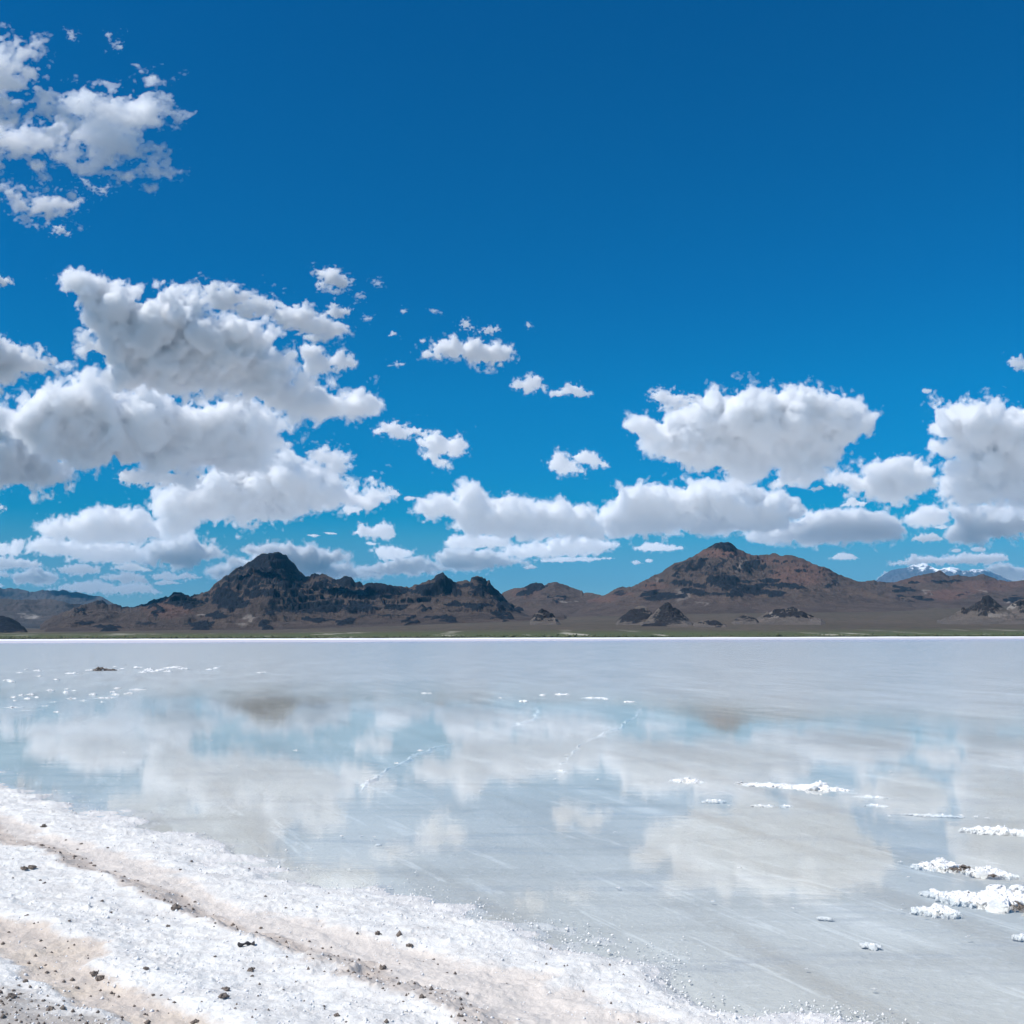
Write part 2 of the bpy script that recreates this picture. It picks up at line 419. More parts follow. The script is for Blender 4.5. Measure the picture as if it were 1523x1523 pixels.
def ell(cx, cy, rx, ry, n=14):
    a = np.linspace(0, 2 * math.pi, n, endpoint=False)
    return [(cx + rx * math.cos(t), cy + ry * math.sin(t)) for t in a]
CLOUDS = [
 # (label, outline, options)
 ("ragged white cloud nearest the top left corner, right-hand lobe with a pointed tip",
  [(105,157),(115,142),(144,132),(178,130),(197,121),(210,136),(236,144),(257,157),(268,178),(252,173),(234,168),(228,194),(210,205),(223,218),(237,244),(194,254),(168,247),(139,247),(115,257),(110,278),(92,252),(87,215),(102,189),(105,173)], dict(amp=.48, thick=.55, soft=1.3)),
 ("ragged white cloud cut by the left edge, topmost of all, with torn holes",
  [(-260,90),(-180,60),(-90,78),(-40,65),(12,62),(25,78),(40,78),(38,92),(55,107),(70,125),(90,140),(98,155),(95,172),(85,185),(75,195),(60,180),(45,172),(25,160),(12,168),(-40,170),(-140,185),(-230,160)], dict(amp=.5, thick=.6, soft=1.2, alt=3400)),  # its left part, out of view, is added to shade the butte
 ("torn cloud strip on the left edge, just below the topmost ragged cloud",
  [(-330,215),(-240,190),(-120,196),(-40,175),(5,178),(25,192),(45,210),(65,203),(88,196),(85,206),(65,212),(62,232),(50,243),(30,235),(10,230),(12,255),(0,262),(-40,262),(-150,290),(-260,280)], dict(amp=.45, thick=.7, soft=1.1, alt=3400)),  # outline extended out of view to cast shade on the butte
 ("thin torn cloud with hanging tatters, lowest of the ragged top left patch",
  [(3,277),(20,283),(40,295),(60,287),(85,290),(110,297),(122,303),(105,315),(82,315),(72,330),(62,322),(45,322),(55,335),(40,325),(22,310)], dict(amp=.42, thick=.8, soft=1.2)),
 ("tiny wisp hanging below the thin torn cloud at top left", [(78,336),(88,335),(103,350),(85,348)], dict(amp=.4)),
 ("small streaky wisp high above the ragged top left clouds, right of a fainter one", [(160,50),(166,58),(172,62),(184,66),(180,76),(168,70),(162,62)], dict(amp=.5)),
 ("faintest curled wisp near the top left corner", [(100,46),(108,46),(112,56),(103,58)], dict(amp=.55)),
 ("thin curling tail under the pointed ragged cloud at top left", [(118,262),(132,270),(142,280),(156,282),(160,274),(164,284),(155,290),(138,286),(122,274)], dict(amp=.5)),

 ("large ragged slanting white cloud, upper of the big left pair, horned at its top left",
  [(90,413),(104,409),(128,412),(150,417),(183,426),(203,432),(211,448),(224,451),(232,455),(242,445),(230,427),(244,420),(272,428),(295,435),(310,449),(300,465),(298,476),(313,476),(331,480),(333,470),(369,471),(382,480),(390,490),(398,473),(406,482),(412,498),(400,512),(392,516),(418,520),(430,530),(435,549),(441,567),(457,557),(477,575),(489,579),(495,571),(500,581),(534,585),(556,584),(565,597),(554,604),(552,616),(530,624),(497,618),(477,620),(457,616),(437,614),(398,602),(373,597),(353,587),(323,577),(296,587),(258,585),(232,579),(197,575),(177,575),(148,563),(163,547),(155,535),(122,524),(126,516),(150,506),(157,506),(138,490),(124,482),(128,465),(134,459),(114,449),(102,435)], dict(amp=.30, cap=40, bias=-.06)),
 ("thin ragged cloud strand lying along the upper right side of the big slanting cloud",
  [(288,420),(300,418),(323,426),(349,431),(359,437),(380,439),(410,453),(430,452),(461,458),(489,471),(516,486),(522,493),(508,505),(477,504),(453,500),(428,484),(410,471),(386,467),(363,467),(355,453),(329,459),(313,449),(306,437)], dict(amp=.38, thick=.9)),
 ("small boot-shaped cloud right of the big slanting cloud",
  [(447,516),(467,510),(477,524),(489,530),(508,525),(522,532),(527,543),(506,549),(469,557),(455,549),(457,537)], dict(amp=.3)),
 ("small lens-shaped cloud alone above the end of the thin ragged strand",
  [(471,400),(497,401),(512,411),(521,419),(518,428),(493,429),(477,425),(481,415)], dict(amp=.38)),
 ("tiny humped cloud between the lens-shaped cloud and the thin ragged strand", [(485,463),(497,450),(508,459),(526,463),(506,472),(493,471)], dict(amp=.3)),
 ("tiny puff just right of the small lens-shaped cloud", ell(561,421,9,5), dict(amp=.45)),
 ("speck of cloud below right of the small lens-shaped cloud", ell(536,441,7,4), dict(amp=.45)),
 ("speck of cloud right of the tiny humped cloud", ell(547,474,7,4), dict(amp=.45)),
 ("white cloud on the left edge, level with the middle of the big slanting cloud",
  [(-40,493),(5,503),(28,512),(45,528),(60,522),(75,540),(70,550),(45,557),(25,560),(20,572),(5,570),(-40,568)], dict(amp=.3)),
 ("small puff cut by the left edge, level with the top of the big slanting cloud", [(-14,405),(2,408),(14,418),(4,425),(-14,426)], dict(amp=.3)),
 ("broad white cloud with a long grey flat base, biggest on the left side",
  [(21,606),(37,581),(49,593),(65,581),(85,573),(106,568),(138,571),(157,577),(177,585),(201,585),(234,581),(256,593),(279,589),(290,594),(319,602),(339,598),(372,606),(390,616),(398,628),(416,620),(427,636),(420,650),(430,659),(416,667),(412,686),(360,698),(300,703),(240,704),(185,699),(140,690),(95,684),(60,668),(36,640)], dict(amp=.28, cap=56, thick=1.25, bias=-.05)),
 ("white cloud on the left edge tucked under the broad grey-based cloud",
  [(-60,613),(10,613),(40,617),(55,625),(65,650),(90,670),(105,700),(95,718),(70,725),(30,722),(0,720),(-60,720)], dict(amp=.25, thick=1.1)),
 ("narrow white cloud roll directly under the long grey base", [(171,712),(185,702),(210,699),(240,702),(280,705),(304,710),(300,721),(270,722),(225,723),(195,722)], dict(amp=.25)),
 ("sprawling white cloud with a long arm reaching right, below the grey-based cloud",
  [(286,716),(310,708),(340,700),(380,692),(418,677),(426,673),(438,683),(457,689),(467,699),(481,707),(501,714),(511,727),(526,729),(538,732),(554,721),(566,724),(574,734),(570,744),(536,750),(497,752),(469,753),(452,752),(436,766),(426,774),(389,775),(339,774),(300,775),(295,786),(256,786),(236,782),(250,768),(236,758),(226,750),(232,734),(248,728),(276,727)], dict(amp=.28, cap=40, thick=1.2, bias=-.05)),
 ("small knotted cloud standing above the long arm of the sprawling cloud",
  [(463,677),(479,666),(503,671),(513,677),(519,689),(517,711),(507,713),(489,703),(477,693)], dict(amp=.4)),
 ("tiny round puff off the tip of the sprawling cloud's arm", [(578,727),(587,726),(595,736),(587,740),(580,737)], dict(amp=.25)),
 ("tiny flat puff right of the round puff at the arm's tip", [(598,742),(610,737),(622,741),(610,744)], dict(amp=.25)),
 ("tiny flat-based cloud just below the sprawling cloud's arm", [(509,756),(526,751),(543,758),(532,763),(517,764)], dict(amp=.2)),
 ("small twin-humped cloud with a flat base, alone above the dark peak's right shoulder",
  [(527,793),(538,780),(556,786),(570,777),(583,783),(590,795),(580,801),(548,799)], dict(amp=.2)),
 ("thin streak of cloud below left of the twin-humped cloud", [(455,796),(466,794),(477,797),(466,799)], dict(amp=.2)),
 ("thinner streak of cloud nearer the twin-humped cloud", [(480,792),(490,791),(501,794),(490,795)], dict(amp=.2)),
 ("heaped low cloud with a rounded crown, left of the dark peak",
  [(57,786),(79,776),(108,772),(120,776),(122,766),(142,760),(163,752),(189,761),(197,764),(209,762),(226,774),(244,788),(250,798),(200,804),(120,806),(68,798)], dict(amp=.22, thick=1.3)),
 ("long low cloud directly under the heaped rounded cloud", [(41,819),(47,807),(67,800),(120,808),(190,808),(220,822),(217,835),(177,837),(118,831),(83,823)], dict(amp=.22, thick=1.4)),
 ("low spreading cloud right of the heaped rounded cloud", [(212,818),(228,808),(250,802),(285,799),(310,812),(327,824),(300,828),(280,845),(252,841),(222,836)], dict(amp=.28, thick=1.4)),
 ("low puffed cloud cut by the left edge, left of the heaped cloud", [(-30,806),(10,808),(18,815),(20,803),(35,805),(37,820),(20,825),(-30,825)], dict(amp=.22)),
 ("long flat low cloud cut by the left edge under the puffed one", [(-30,830),(15,829),(50,835),(67,842),(40,845),(0,848),(-30,848)], dict(amp=.2)),
 ("flat low cloud with a bright top, under the heaped cloud's middle", [(80,846),(105,840),(130,839),(155,847),(140,854),(100,854)], dict(amp=.2)),
 ("low humped cloud above the far blue ridge's left part", [(18,855),(40,848),(55,845),(80,853),(95,860),(75,868),(40,870),(20,866)], dict(amp=.2)),
 ("small pointed low cloud under the heaped cloud's right end", [(160,846),(190,836),(215,843),(225,849),(190,850)], dict(amp=.2)),
 ("pale low cloud just under the small pointed one", [(150,858),(190,850),(215,856),(220,866),(180,867)], dict(amp=.22)),
 ("small two-bump low cloud left of the dark peak's left slope", [(223,856),(250,850),(264,857),(276,851),(300,860),(270,862),(240,863)], dict(amp=.2)),
 ("lowest pale cloud bank hanging just above the far blue ridge", [(70,878),(98,868),(140,863),(170,870),(215,866),(228,873),(240,882),(180,884),(130,882)], dict(amp=.22, soft=2)),
 ("small flat cloud cut by the left edge, lowest there but one", [(-30,851),(10,851),(18,858),(-30,863)], dict(amp=.2)),
 ("lowest speck of cloud on the left edge above the blue ridge", [(-30,868),(0,867),(7,872),(-30,875)], dict(amp=.2)),
 ("thin low cloud under the two-bump cloud", [(225,867),(250,862),(270,868),(236,871)], dict(amp=.2)),
 ("lumpy cloud bank rising directly behind the dark peak", [(363,818),(379,811),(398,810),(412,814),(428,810),(442,815),(457,813),(477,816),(497,820),(520,826),(507,832),(497,838),(536,845),(560,851),(576,846),(584,850),(574,855),(517,858),(440,858),(400,850),(385,830)], dict(amp=.2, thick=1.3)),
 ("cloud half hidden by the dark peak's left slope", [(310,850),(322,842),(338,840),(340,832),(355,830),(375,835),(385,850),(350,866),(325,862)], dict(amp=.22)),
 ("pale flat cloud above the ridge, left of the big middle cloud pile", [(553,818),(570,814),(589,812),(604,817),(616,821),(602,829),(580,832),(562,829)], dict(amp=.25)),
 ("tiny pale puff above the pale flat cloud over the ridge", [(542,808),(553,806),(564,809),(553,812)], dict(amp=.25)),
 ("lumpy low cloud resting over the rocky knob of the ridge", [(534,846),(560,840),(573,835),(596,831),(623,828),(643,838),(671,845),(637,853),(578,853),(534,856)], dict(amp=.22, thick=1.3)),
 ("large bright flat-based cloud with a swan-neck turret, top of the middle pile",
  [(613,759),(625,747),(645,744),(660,741),(674,748),(687,752),(689,744),(676,737),(676,726),(694,720),(709,726),(716,735),(727,748),(752,743),(779,745),(808,749),(830,745),(848,755),(875,759),(895,773),(904,788),(897,796),(823,798),(756,797),(716,796),(698,796),(680,788),(678,770),(663,764),(636,764)], dict(amp=.22, thick=1.35)),
 ("small cloud layer just under the swan-neck cloud's left end", [(663,806),(671,799),(694,795),(756,799),(754,813),(712,816),(671,815)], dict(amp=.2, thick=1.4)),
 ("broad low cloud at the left foot of the middle pile", [(649,828),(663,817),(723,818),(738,822),(765,831),(783,836),(756,838),(716,848),(674,848),(656,838)], dict(amp=.22, thick=1.4)),
 ("low cloud at the right foot of the middle pile with a blue gap above it", [(747,822),(756,812),(812,810),(823,799),(868,799),(921,808),(908,815),(883,822),(823,829),(740,828)], dict(amp=.25, thick=1.4)),
 ("thin flat cloud streak lowest on the right of the middle pile", [(792,833),(834,828),(883,829),(919,830),(883,834),(823,837)], dict(amp=.2)),
 ("tiny lens cloud hanging above the low saddle hill", [(777,844),(790,839),(801,844),(787,847)], dict(amp=.15)),
 ("long grey-bellied cloud right of the swan-neck cloud, over the brown mountain",
  [(890,765),(896,755),(923,755),(915,745),(927,732),(959,725),(992,729),(1013,728),(1022,730),(1026,722),(1057,721),(1099,721),(1123,724),(1133,734),(1169,737),(1184,746),(1198,757),(1186,770),(1163,783),(1110,790),(1068,790),(1005,787),(963,793),(910,797),(890,791)], dict(amp=.23, thick=1.25)),
 ("small ragged cloud touching the upper left of the big right-hand cloud", [(967,587),(978,579),(1001,585),(1018,591),(1045,591),(1040,600),(1005,608),(984,604)], dict(amp=.38)),
 ("big bright cloud with a pointed left end, alone over the brown mountain",
  [(932,631),(946,628),(973,625),(1020,626),(1034,617),(1030,608),(1037,598),(1060,582),(1089,586),(1106,588),(1118,583),(1152,580),(1194,582),(1217,584),(1234,594),(1251,595),(1272,605),(1289,617),(1304,618),(1285,634),(1281,644),(1253,655),(1251,664),(1249,681),(1228,696),(1211,713),(1184,724),(1154,722),(1165,707),(1152,701),(1142,699),(1131,707),(1121,711),(1079,705),(1047,698),(1016,694),(995,684),(982,663),(967,657),(953,648),(942,642)], dict(amp=.25, cap=46, thick=1.15)),
 ("medium rounded cloud between the big bright cloud and the right-edge cloud",
  [(1234,715),(1249,704),(1268,700),(1283,704),(1283,696),(1306,691),(1321,684),(1353,686),(1370,684),(1385,696),(1391,713),(1389,723),(1365,733),(1344,736),(1348,745),(1327,748),(1293,741),(1264,732),(1264,722)], dict(amp=.24, thick=1.2)),
 ("tall ragged white cloud cut by the right edge",
  [(1389,606),(1412,605),(1444,600),(1484,600),(1493,609),(1505,617),(1580,612),(1580,752),(1486,751),(1444,747),(1406,740),(1404,719),(1410,706),(1406,696),(1423,685),(1433,681),(1428,674),(1404,675),(1401,666),(1414,658),(1429,666),(1455,662),(1450,655),(1418,647),(1395,638),(1397,628)], dict(amp=.27, cap=44, thick=1.2)),
 ("flat pale cloud on the right edge under the tall ragged one", [(1412,757),(1425,751),(1438,757),(1476,757),(1580,755),(1580,795),(1491,795),(1465,804),(1423,806),(1412,797),(1416,789),(1423,780)], dict(amp=.25, thick=1.4)),
 ("long smooth flat cloud right of the brown summit", [(1114,798),(1127,791),(1146,788),(1175,776),(1200,766),(1221,763),(1242,760),(1270,757),(1295,760),(1319,767),(1344,772),(1348,791),(1327,800),(1264,804),(1200,807),(1140,805)], dict(amp=.2, thick=1.35)),
 ("small rounded cloud at the right end of the long smooth flat cloud", [(1346,769),(1370,755),(1389,751),(1404,759),(1412,772),(1401,781),(1353,783)], dict(amp=.22)),
 ("small flat-based cloud on top of the long smooth flat cloud", [(1250,752),(1264,741),(1293,747),(1281,754)], dict(amp=.2)),
 ("small bun-shaped cloud right below the long smooth flat cloud", [(1355,803),(1368,794),(1391,794),(1402,802),(1380,806)], dict(amp=.18)),
 ("thin cloud sliver under the small rounded cloud", [(1388,784),(1402,781),(1414,784),(1400,787)], dict(amp=.2)),
 ("small lens cloud alone over the brown mountain's right slope", [(1233,831),(1247,822),(1268,823),(1278,831),(1255,833)], dict(amp=.12)),
 ("tiny puff under the big bright right-hand cloud", [(1202,728),(1221,722),(1226,727),(1212,731)], dict(amp=.22)),
 ("lone speck of cloud high between the two big right-hand clouds", ell(1379,581,7,4), dict(amp=.3)),
 ("long pale cloud hanging over the snowy peak", [(1321,838),(1347,834),(1359,825),(1376,828),(1405,828),(1428,825),(1458,823),(1493,825),(1499,833),(1473,839),(1428,839),(1366,838),(1336,841)], dict(amp=.2, thick=1.4)),
 ("tiny flat puff above the pale snowy-peak cloud, left of a wider one", ell(1422,819,8,3), dict(amp=.15)),
 ("flat puff above the right end of the cloud over the snowy peak", ell(1455,817,12,4), dict(amp=.15)),
 ("pale low cloud behind the right end of the snowy range", [(1468,846),(1480,840),(1495,838),(1521,845),(1540,852),(1540,864),(1500,866)], dict(amp=.2)),
 ("small white cloud half behind the snowy range's left slope", [(1300,864),(1316,850),(1322,851),(1330,860),(1313,868)], dict(amp=.15)),
 ("long tapered flat-based cloud left of the brown summit", [(940,816),(963,806),(984,808),(1022,815),(995,820),(959,820)], dict(amp=.15)),
 ("small bun cloud below the tapered cloud left of the brown summit", [(938,836),(946,832),(958,838),(942,840)], dict(amp=.15)),
 ("tiny puff beside the small bun cloud left of the brown summit", ell(965,834,6,3), dict(amp=.15)),
 ("tadpole-shaped ragged cloud alone in the middle of the blue sky",
  [(623,521),(629,531),(650,530),(673,532),(692,531),(699,539),(722,541),(747,544),(761,533),(756,519),(740,516),(721,508),(697,505),(688,517),(681,512),(678,505),(662,506),(643,510),(640,521)], dict(amp=.32, thick=.9)),
 ("small puff above the tadpole-shaped cloud, left of its twin", [(681,484),(692,475),(706,488),(692,491)], dict(amp=.35)),
 ("small puff above the tadpole-shaped cloud's right end", [(712,493),(728,485),(744,487),(733,497)], dict(amp=.3)),
 ("speck of cloud right of the two small puffs", ell(786,484,4,5), dict(amp=.35)),
 ("small hat-shaped cloud right below the tadpole-shaped cloud", [(763,571),(782,564),(787,558),(796,560),(809,572),(808,579),(780,583),(768,578)], dict(amp=.3)),
 ("small arched cloud right of the hat-shaped one", [(816,586),(837,578),(844,569),(860,573),(880,586),(855,592),(848,586),(822,590)], dict(amp=.22)),
 ("small bar of cloud left of a ragged wedge, in mid sky", [(558,643),(574,630),(586,627),(603,635),(620,637),(636,642),(634,649),(614,645),(605,655),(586,650)], dict(amp=.32)),
 ("ragged wedge-shaped cloud right of the small bar of cloud in mid sky", [(621,656),(643,649),(651,642),(659,651),(676,655),(682,649),(698,674),(673,676),(655,677),(664,687),(669,695),(655,693),(638,689),(631,680),(633,668)], dict(amp=.28)),
 ("two-winged cloud's ragged lower wing, above the swan-neck cloud's right end", [(815,689),(822,680),(830,670),(844,680),(853,687),(872,702),(844,705),(822,700)], dict(amp=.28)),
 ("two-winged cloud's smooth right wing, above the swan-neck cloud's right end", [(851,679),(867,669),(886,675),(907,694),(886,695),(865,690)], dict(amp=.18)),
 ("tiny curved puff left of the two small puffs in upper mid sky", [(577,500),(584,493),(592,494),(586,499)], dict(amp=.3)),
 ("faint flat wisp left of the tadpole-shaped cloud", [(580,544),(590,538),(600,542),(590,545)], dict(amp=.4)),
 ("faint tiny wisp highest above the tadpole-shaped cloud's left end", ell(647,463,9,3), dict(amp=.45)),
 ("faint wisp just above the tadpole-shaped cloud's left end", ell(629,507,5,3), dict(amp=.4)),
 ("faint speck of cloud left of the highest tiny wisp", ell(601,463,5,3), dict(amp=.4)),
 ("small grey puff cut by the right edge in open sky", [(1496,536),(1506,532),(1540,534),(1540,550),(1510,548)], dict(amp=.3)),
 ("tiny puff on the left edge beside the heaped low clouds", [(-14,750),(2,751),(9,757),(-14,762)], dict(amp=.2)),
]
for _i, (_lb, _pg, _op) in enumerate(CLOUDS):
    make_cloud(_pg, _lb, seed=_i, **_op)
# ------------------------------------------------------------------ mountains and plain
def rock_mat(name, lo, hi, dark, red=None, snow=None, bump=18.0, scl=0.02):
    """scree and soil on the gentler slopes, bare dark rock where the 'rock' attribute says or the ground is steep"""
    mt = bpy.data.materials.new(name); mt.use_nodes = True
    t = mt.node_tree; p = t.nodes['Principled BSDF']
    p.inputs['Roughness'].default_value = 0.95
    p.inputs['Specular IOR Level'].default_value = 0.15
    tc = N(t, 'ShaderNodeTexCoord')
    def noise(s, d=6, r=0.6, st=None):
        n = N(t, 'ShaderNodeTexNoise'); n.inputs['Scale'].default_value = s; n.inputs['Detail'].default_value = d
        n.inputs['Roughness'].default_value = r
        if st:
            mp = N(t, 'ShaderNodeMapping'); mp.inputs['Scale'].default_value = st
            L(t, tc.outputs['Object'], mp.inputs[0]); L(t, mp.outputs[0], n.inputs[0])
        else:
            L(t, tc.outputs['Object'], n.inputs[0])
        return n.outputs[0]
    n1 = noise(scl * 0.12, 5); n2 = noise(scl, 8, 0.7); n3 = noise(scl * 0.9, 5, 0.65, (1, 1, 7.0))
    base = mix_c(t, ramp(t, n1, [(.38, 0), (.62, 1)]), lo, hi)
    base = mix_c(t, math_n(t, 'MULTIPLY', ramp(t, n3, [(.42, 0), (.6, 1)]), 0.45), base, tuple(c * .55 for c in lo))
    if red:
        ar = N(t, 'ShaderNodeAttribute', attribute_name='red')
        base = mix_c(t, math_n(t, 'MULTIPLY', ar.outputs['Fac'], ramp(t, n2, [(.3, .5), (.6, 1)])), base, red)
    ap = N(t, 'ShaderNodeAttribute', attribute_name='pale')
    base = mix_c(t, ap.outputs['Fac'], base, (.30, .27, .24))
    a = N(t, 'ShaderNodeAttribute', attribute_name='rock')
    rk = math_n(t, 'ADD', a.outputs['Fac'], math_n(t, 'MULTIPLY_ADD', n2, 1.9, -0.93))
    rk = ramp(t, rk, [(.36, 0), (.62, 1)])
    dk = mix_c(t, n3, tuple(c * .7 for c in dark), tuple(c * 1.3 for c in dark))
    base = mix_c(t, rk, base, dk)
    if snow:
        s_ = N(t, 'ShaderNodeAttribute', attribute_name='snow')
        sn = ramp(t, math_n(t, 'ADD', s_.outputs['Fac'], math_n(t, 'MULTIPLY_ADD', n2, 1.6, -0.8)), [(.45, 0), (.6, 1)])
        base = mix_c(t, sn, base, snow)
    L(t, base, p.inputs['Base Color'])
    b = N(t, 'ShaderNodeBump'); b.inputs['Strength'].default_value = 0.8; b.inputs['Distance'].default_value = bump
    L(t, n2, b.inputs['Height']); L(t, b.outputs[0], p.inputs['Normal'])
    return mt

SH0 = 1000.0        # metres: where the plain starts to climb from the salt
def plain_h(X, Y):
    """the gravel apron that climbs from the salt flat to the mountains"""
    bx = X / np.maximum(Y, 1)
    right = sstep(-0.28, 0.30, bx)
    y0 = 1000 + 1300 * right
    t = np.clip((Y - y0) / 6000.0, 0, 4)
    h = (40 + 165 * right) * t ** (1.25) + 3 * t
    h = h + 5 * t * noise2(X, Y, 900, 3)
    return 1.2 * sstep(420, 900, Y) + h

def build_range(name, label, prof, D, foot, back, mat, p=1.35, gul=0.25, gwl=700, terr=0.5, tstep=55, rocks=(), red=(), pale=(), nr=230, dx=1.0, wob=0.06, seed=0, snowline=None, sink=30, rockslope=True, kind='structure', cat='mountain', flat=0.0, rockamp=9, nback=40, jag=0.35):
    prof = np.asarray(prof, float)
    xs = np.arange(prof[0, 0], prof[-1, 0] + dx, dx)
    ys = np.interp(xs, prof[:, 0], prof[:, 1])
    Dw = D * (1 + wob * noise2(xs * 1.0, xs * 0 + 11.0 * seed, 260, seed) + 0.3 * wob * noise2(xs, xs * 0 + 5, 70, seed + 1))
    ys = ys + jag * (noise2(xs, xs * 0 + 7 + seed, 7, seed) + .6 * noise2(xs, xs * 0 + 3, 3.5, seed + 2))
    P = at_dist(xs, ys, Dw)                      # ridge points
    sx = P[:, 0] / Dw
    tb = -np.linspace(1, 0, nback, endpoint=False) ** 1.2
    tf = np.linspace(0, 1, nr)
    tf = 0.25 * tf + 0.75 * tf ** 1.25
    t = np.concatenate([tb, tf])[:, None]
    Y = np.where(t < 0, Dw - t * back, Dw + (foot - Dw) * t)
    X = sx[None, :] * Y
    zf = plain_h(X, Y)
    zr = P[:, 2][None, :]
    zp = plain_h(X[nback], Dw)[None, :]
    kw = np.exp(-(np.arange(-60, 61) * dx / 16.0) ** 2); kw /= kw.sum()
    rise = np.convolve(np.pad(P[:, 2] - zp[0], 60, mode='edge'), kw, 'valid')[None, :]
    rise = np.maximum(rise, 4.0)
    g = np.where(t < 0, (1 - (-t)) ** 1.2, (1 - t) ** p)
    if flat:
        g = np.where(t > 0, np.maximum(g, (1 - t / 0.5) * flat + (1 - flat) * g), g)
    w = np.clip(1 - np.abs(t), 0, 1)
    amp = gul * rise
    warp = 0.35 * gwl * noise2(X, Y, gwl * 2, seed + 2)
    gl = ridged2(X + warp, Y * 0.42 + 0.4 * warp, gwl, 6, 0.58, seed) - 0.45
    fine = fbm2(X, Y * 0.8, gwl * 0.12, 4, 0.6, seed + 1)
    edge = sstep(0, 0.10, np.abs(t)) * 0.9 + 0.1
    h = rise * g + amp * gl * (w ** 0.7) * edge * np.minimum(1, 2.2 * g + .1) + 0.02 * rise * fine * w * edge + 0.055 * rise * (ridged2(X, Y * .7, gwl * .2, 4, .6, seed + 1) - .45) * np.minimum(1, 3 * g) * edge
    # hard beds: benches and small cliffs
    lev = h + 0.25 * tstep * noise2(X, Y, gwl * 1.3, seed + 3)
    q = lev / tstep; fr = q - np.floor(q)
    st = (np.floor(q) + sstep(0.30, 0.70, fr) * 1.0) * tstep - (lev - h)
    tm = terr * np.clip(0.5 + 0.6 * noise2(X, Y, gwl * 1.6, seed + 5), 0, 1)
    h = h * (1 - tm) + st * tm
    h = np.maximum(h, -5)
    # hold the traced skyline
    Z = zf + h
    ang = (Z - CAM[2]) / Y
    tgt = (P[:, 2] - CAM[2]) / Dw
    for _ in range(9):
        imx = np.where(t <= 0.6, ang, -1).argmax(0)
        c = np.arange(len(xs))
        need = (tgt * Y[imx, c] + CAM[2] - zf[imx, c]) / np.maximum(h[imx, c], 1)
        need = np.clip(need, 0.3, 3)
        need = np.convolve(np.pad(need, 1, mode='edge'), [.07, .86, .07], 'valid')
        h = h * (1 + (need[None, :] - 1) * np.exp(-(np.abs(t) / 0.10) ** 1.5))
        Z = zf + h
        ang = (Z - CAM[2]) / Y
    Pxyz = np.stack([X, Y, Z], -1)
    qx, qy = to_px(Pxyz)
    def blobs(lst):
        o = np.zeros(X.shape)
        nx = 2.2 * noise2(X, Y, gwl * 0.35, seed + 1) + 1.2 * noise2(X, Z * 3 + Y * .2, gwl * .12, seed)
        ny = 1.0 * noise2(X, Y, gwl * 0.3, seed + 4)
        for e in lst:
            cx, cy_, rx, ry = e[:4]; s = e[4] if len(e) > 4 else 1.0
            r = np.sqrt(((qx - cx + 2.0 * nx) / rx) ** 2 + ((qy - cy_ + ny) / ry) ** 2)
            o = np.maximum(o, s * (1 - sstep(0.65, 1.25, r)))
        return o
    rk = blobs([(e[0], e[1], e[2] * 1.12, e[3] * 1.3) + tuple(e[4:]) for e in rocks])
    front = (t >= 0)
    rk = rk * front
    # outcrops, and the painted shadow patches too, stand proud of the slope
    Z = Z + rockamp * rk * (0.6 + 0.6 * np.abs(noise2(X, Y, 60, seed))) * sstep(0, .05, t)
    if rockslope:
        dz = np.abs(np.gradient(Z, axis=0)) / np.maximum(np.abs(np.gradient(Y, axis=0)), 0.5)
        rk = np.maximum(rk, 0.75 * sstep(0.62, 1.3, dz))
    Z = Z - sink * sstep(0.93, 1.0, t) - sink * sstep(0.9, 1.0, -t)
    edge_c = np.minimum(np.arange(len(xs)), np.arange(len(xs))[::-1]) / 14.0
    Z = Z - sink * (1 - np.clip(edge_c, 0, 1))[None, :]
    V = np.stack([X, Y, Z], -1).reshape(-1, 3)
    c0 = np.array([V[:, 0].mean(), D, 0.0])
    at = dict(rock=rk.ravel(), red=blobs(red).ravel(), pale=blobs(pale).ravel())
    if snowline is not None:
        at['snow'] = (snowline(qx, qy)).ravel()
    F4 = grid_faces(*X.shape)[:, ::-1]
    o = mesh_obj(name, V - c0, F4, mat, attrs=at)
    o.location = c0
    tag(o, label, cat, None, kind)
    return o

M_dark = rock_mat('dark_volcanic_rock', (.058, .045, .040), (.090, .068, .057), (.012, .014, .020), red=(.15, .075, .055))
M_brown = rock_mat('brown_mountain_rock', (.072, .056, .050), (.102, .077, .066), (.016, .018, .024), red=(.128, .075, .062))
M_far = rock_mat('far_ridge_rock', (.055, .050, .050), (.085, .070, .064), (.03, .032, .038), red=(.15, .08, .06), bump=40, scl=.008)
M_snow = rock_mat('snowy_mountain_rock', (.085, .095, .12), (.11, .115, .135), (.06, .068, .085), snow=(.85, .86, .88), bump=60, scl=.004)  # rock colours tinted blue to paint in part of the distance haze
M_knob = rock_mat('outcrop_rock', (.11, .095, .085), (.15, .125, .11), (.024, .024, .028), bump=8, scl=.05)

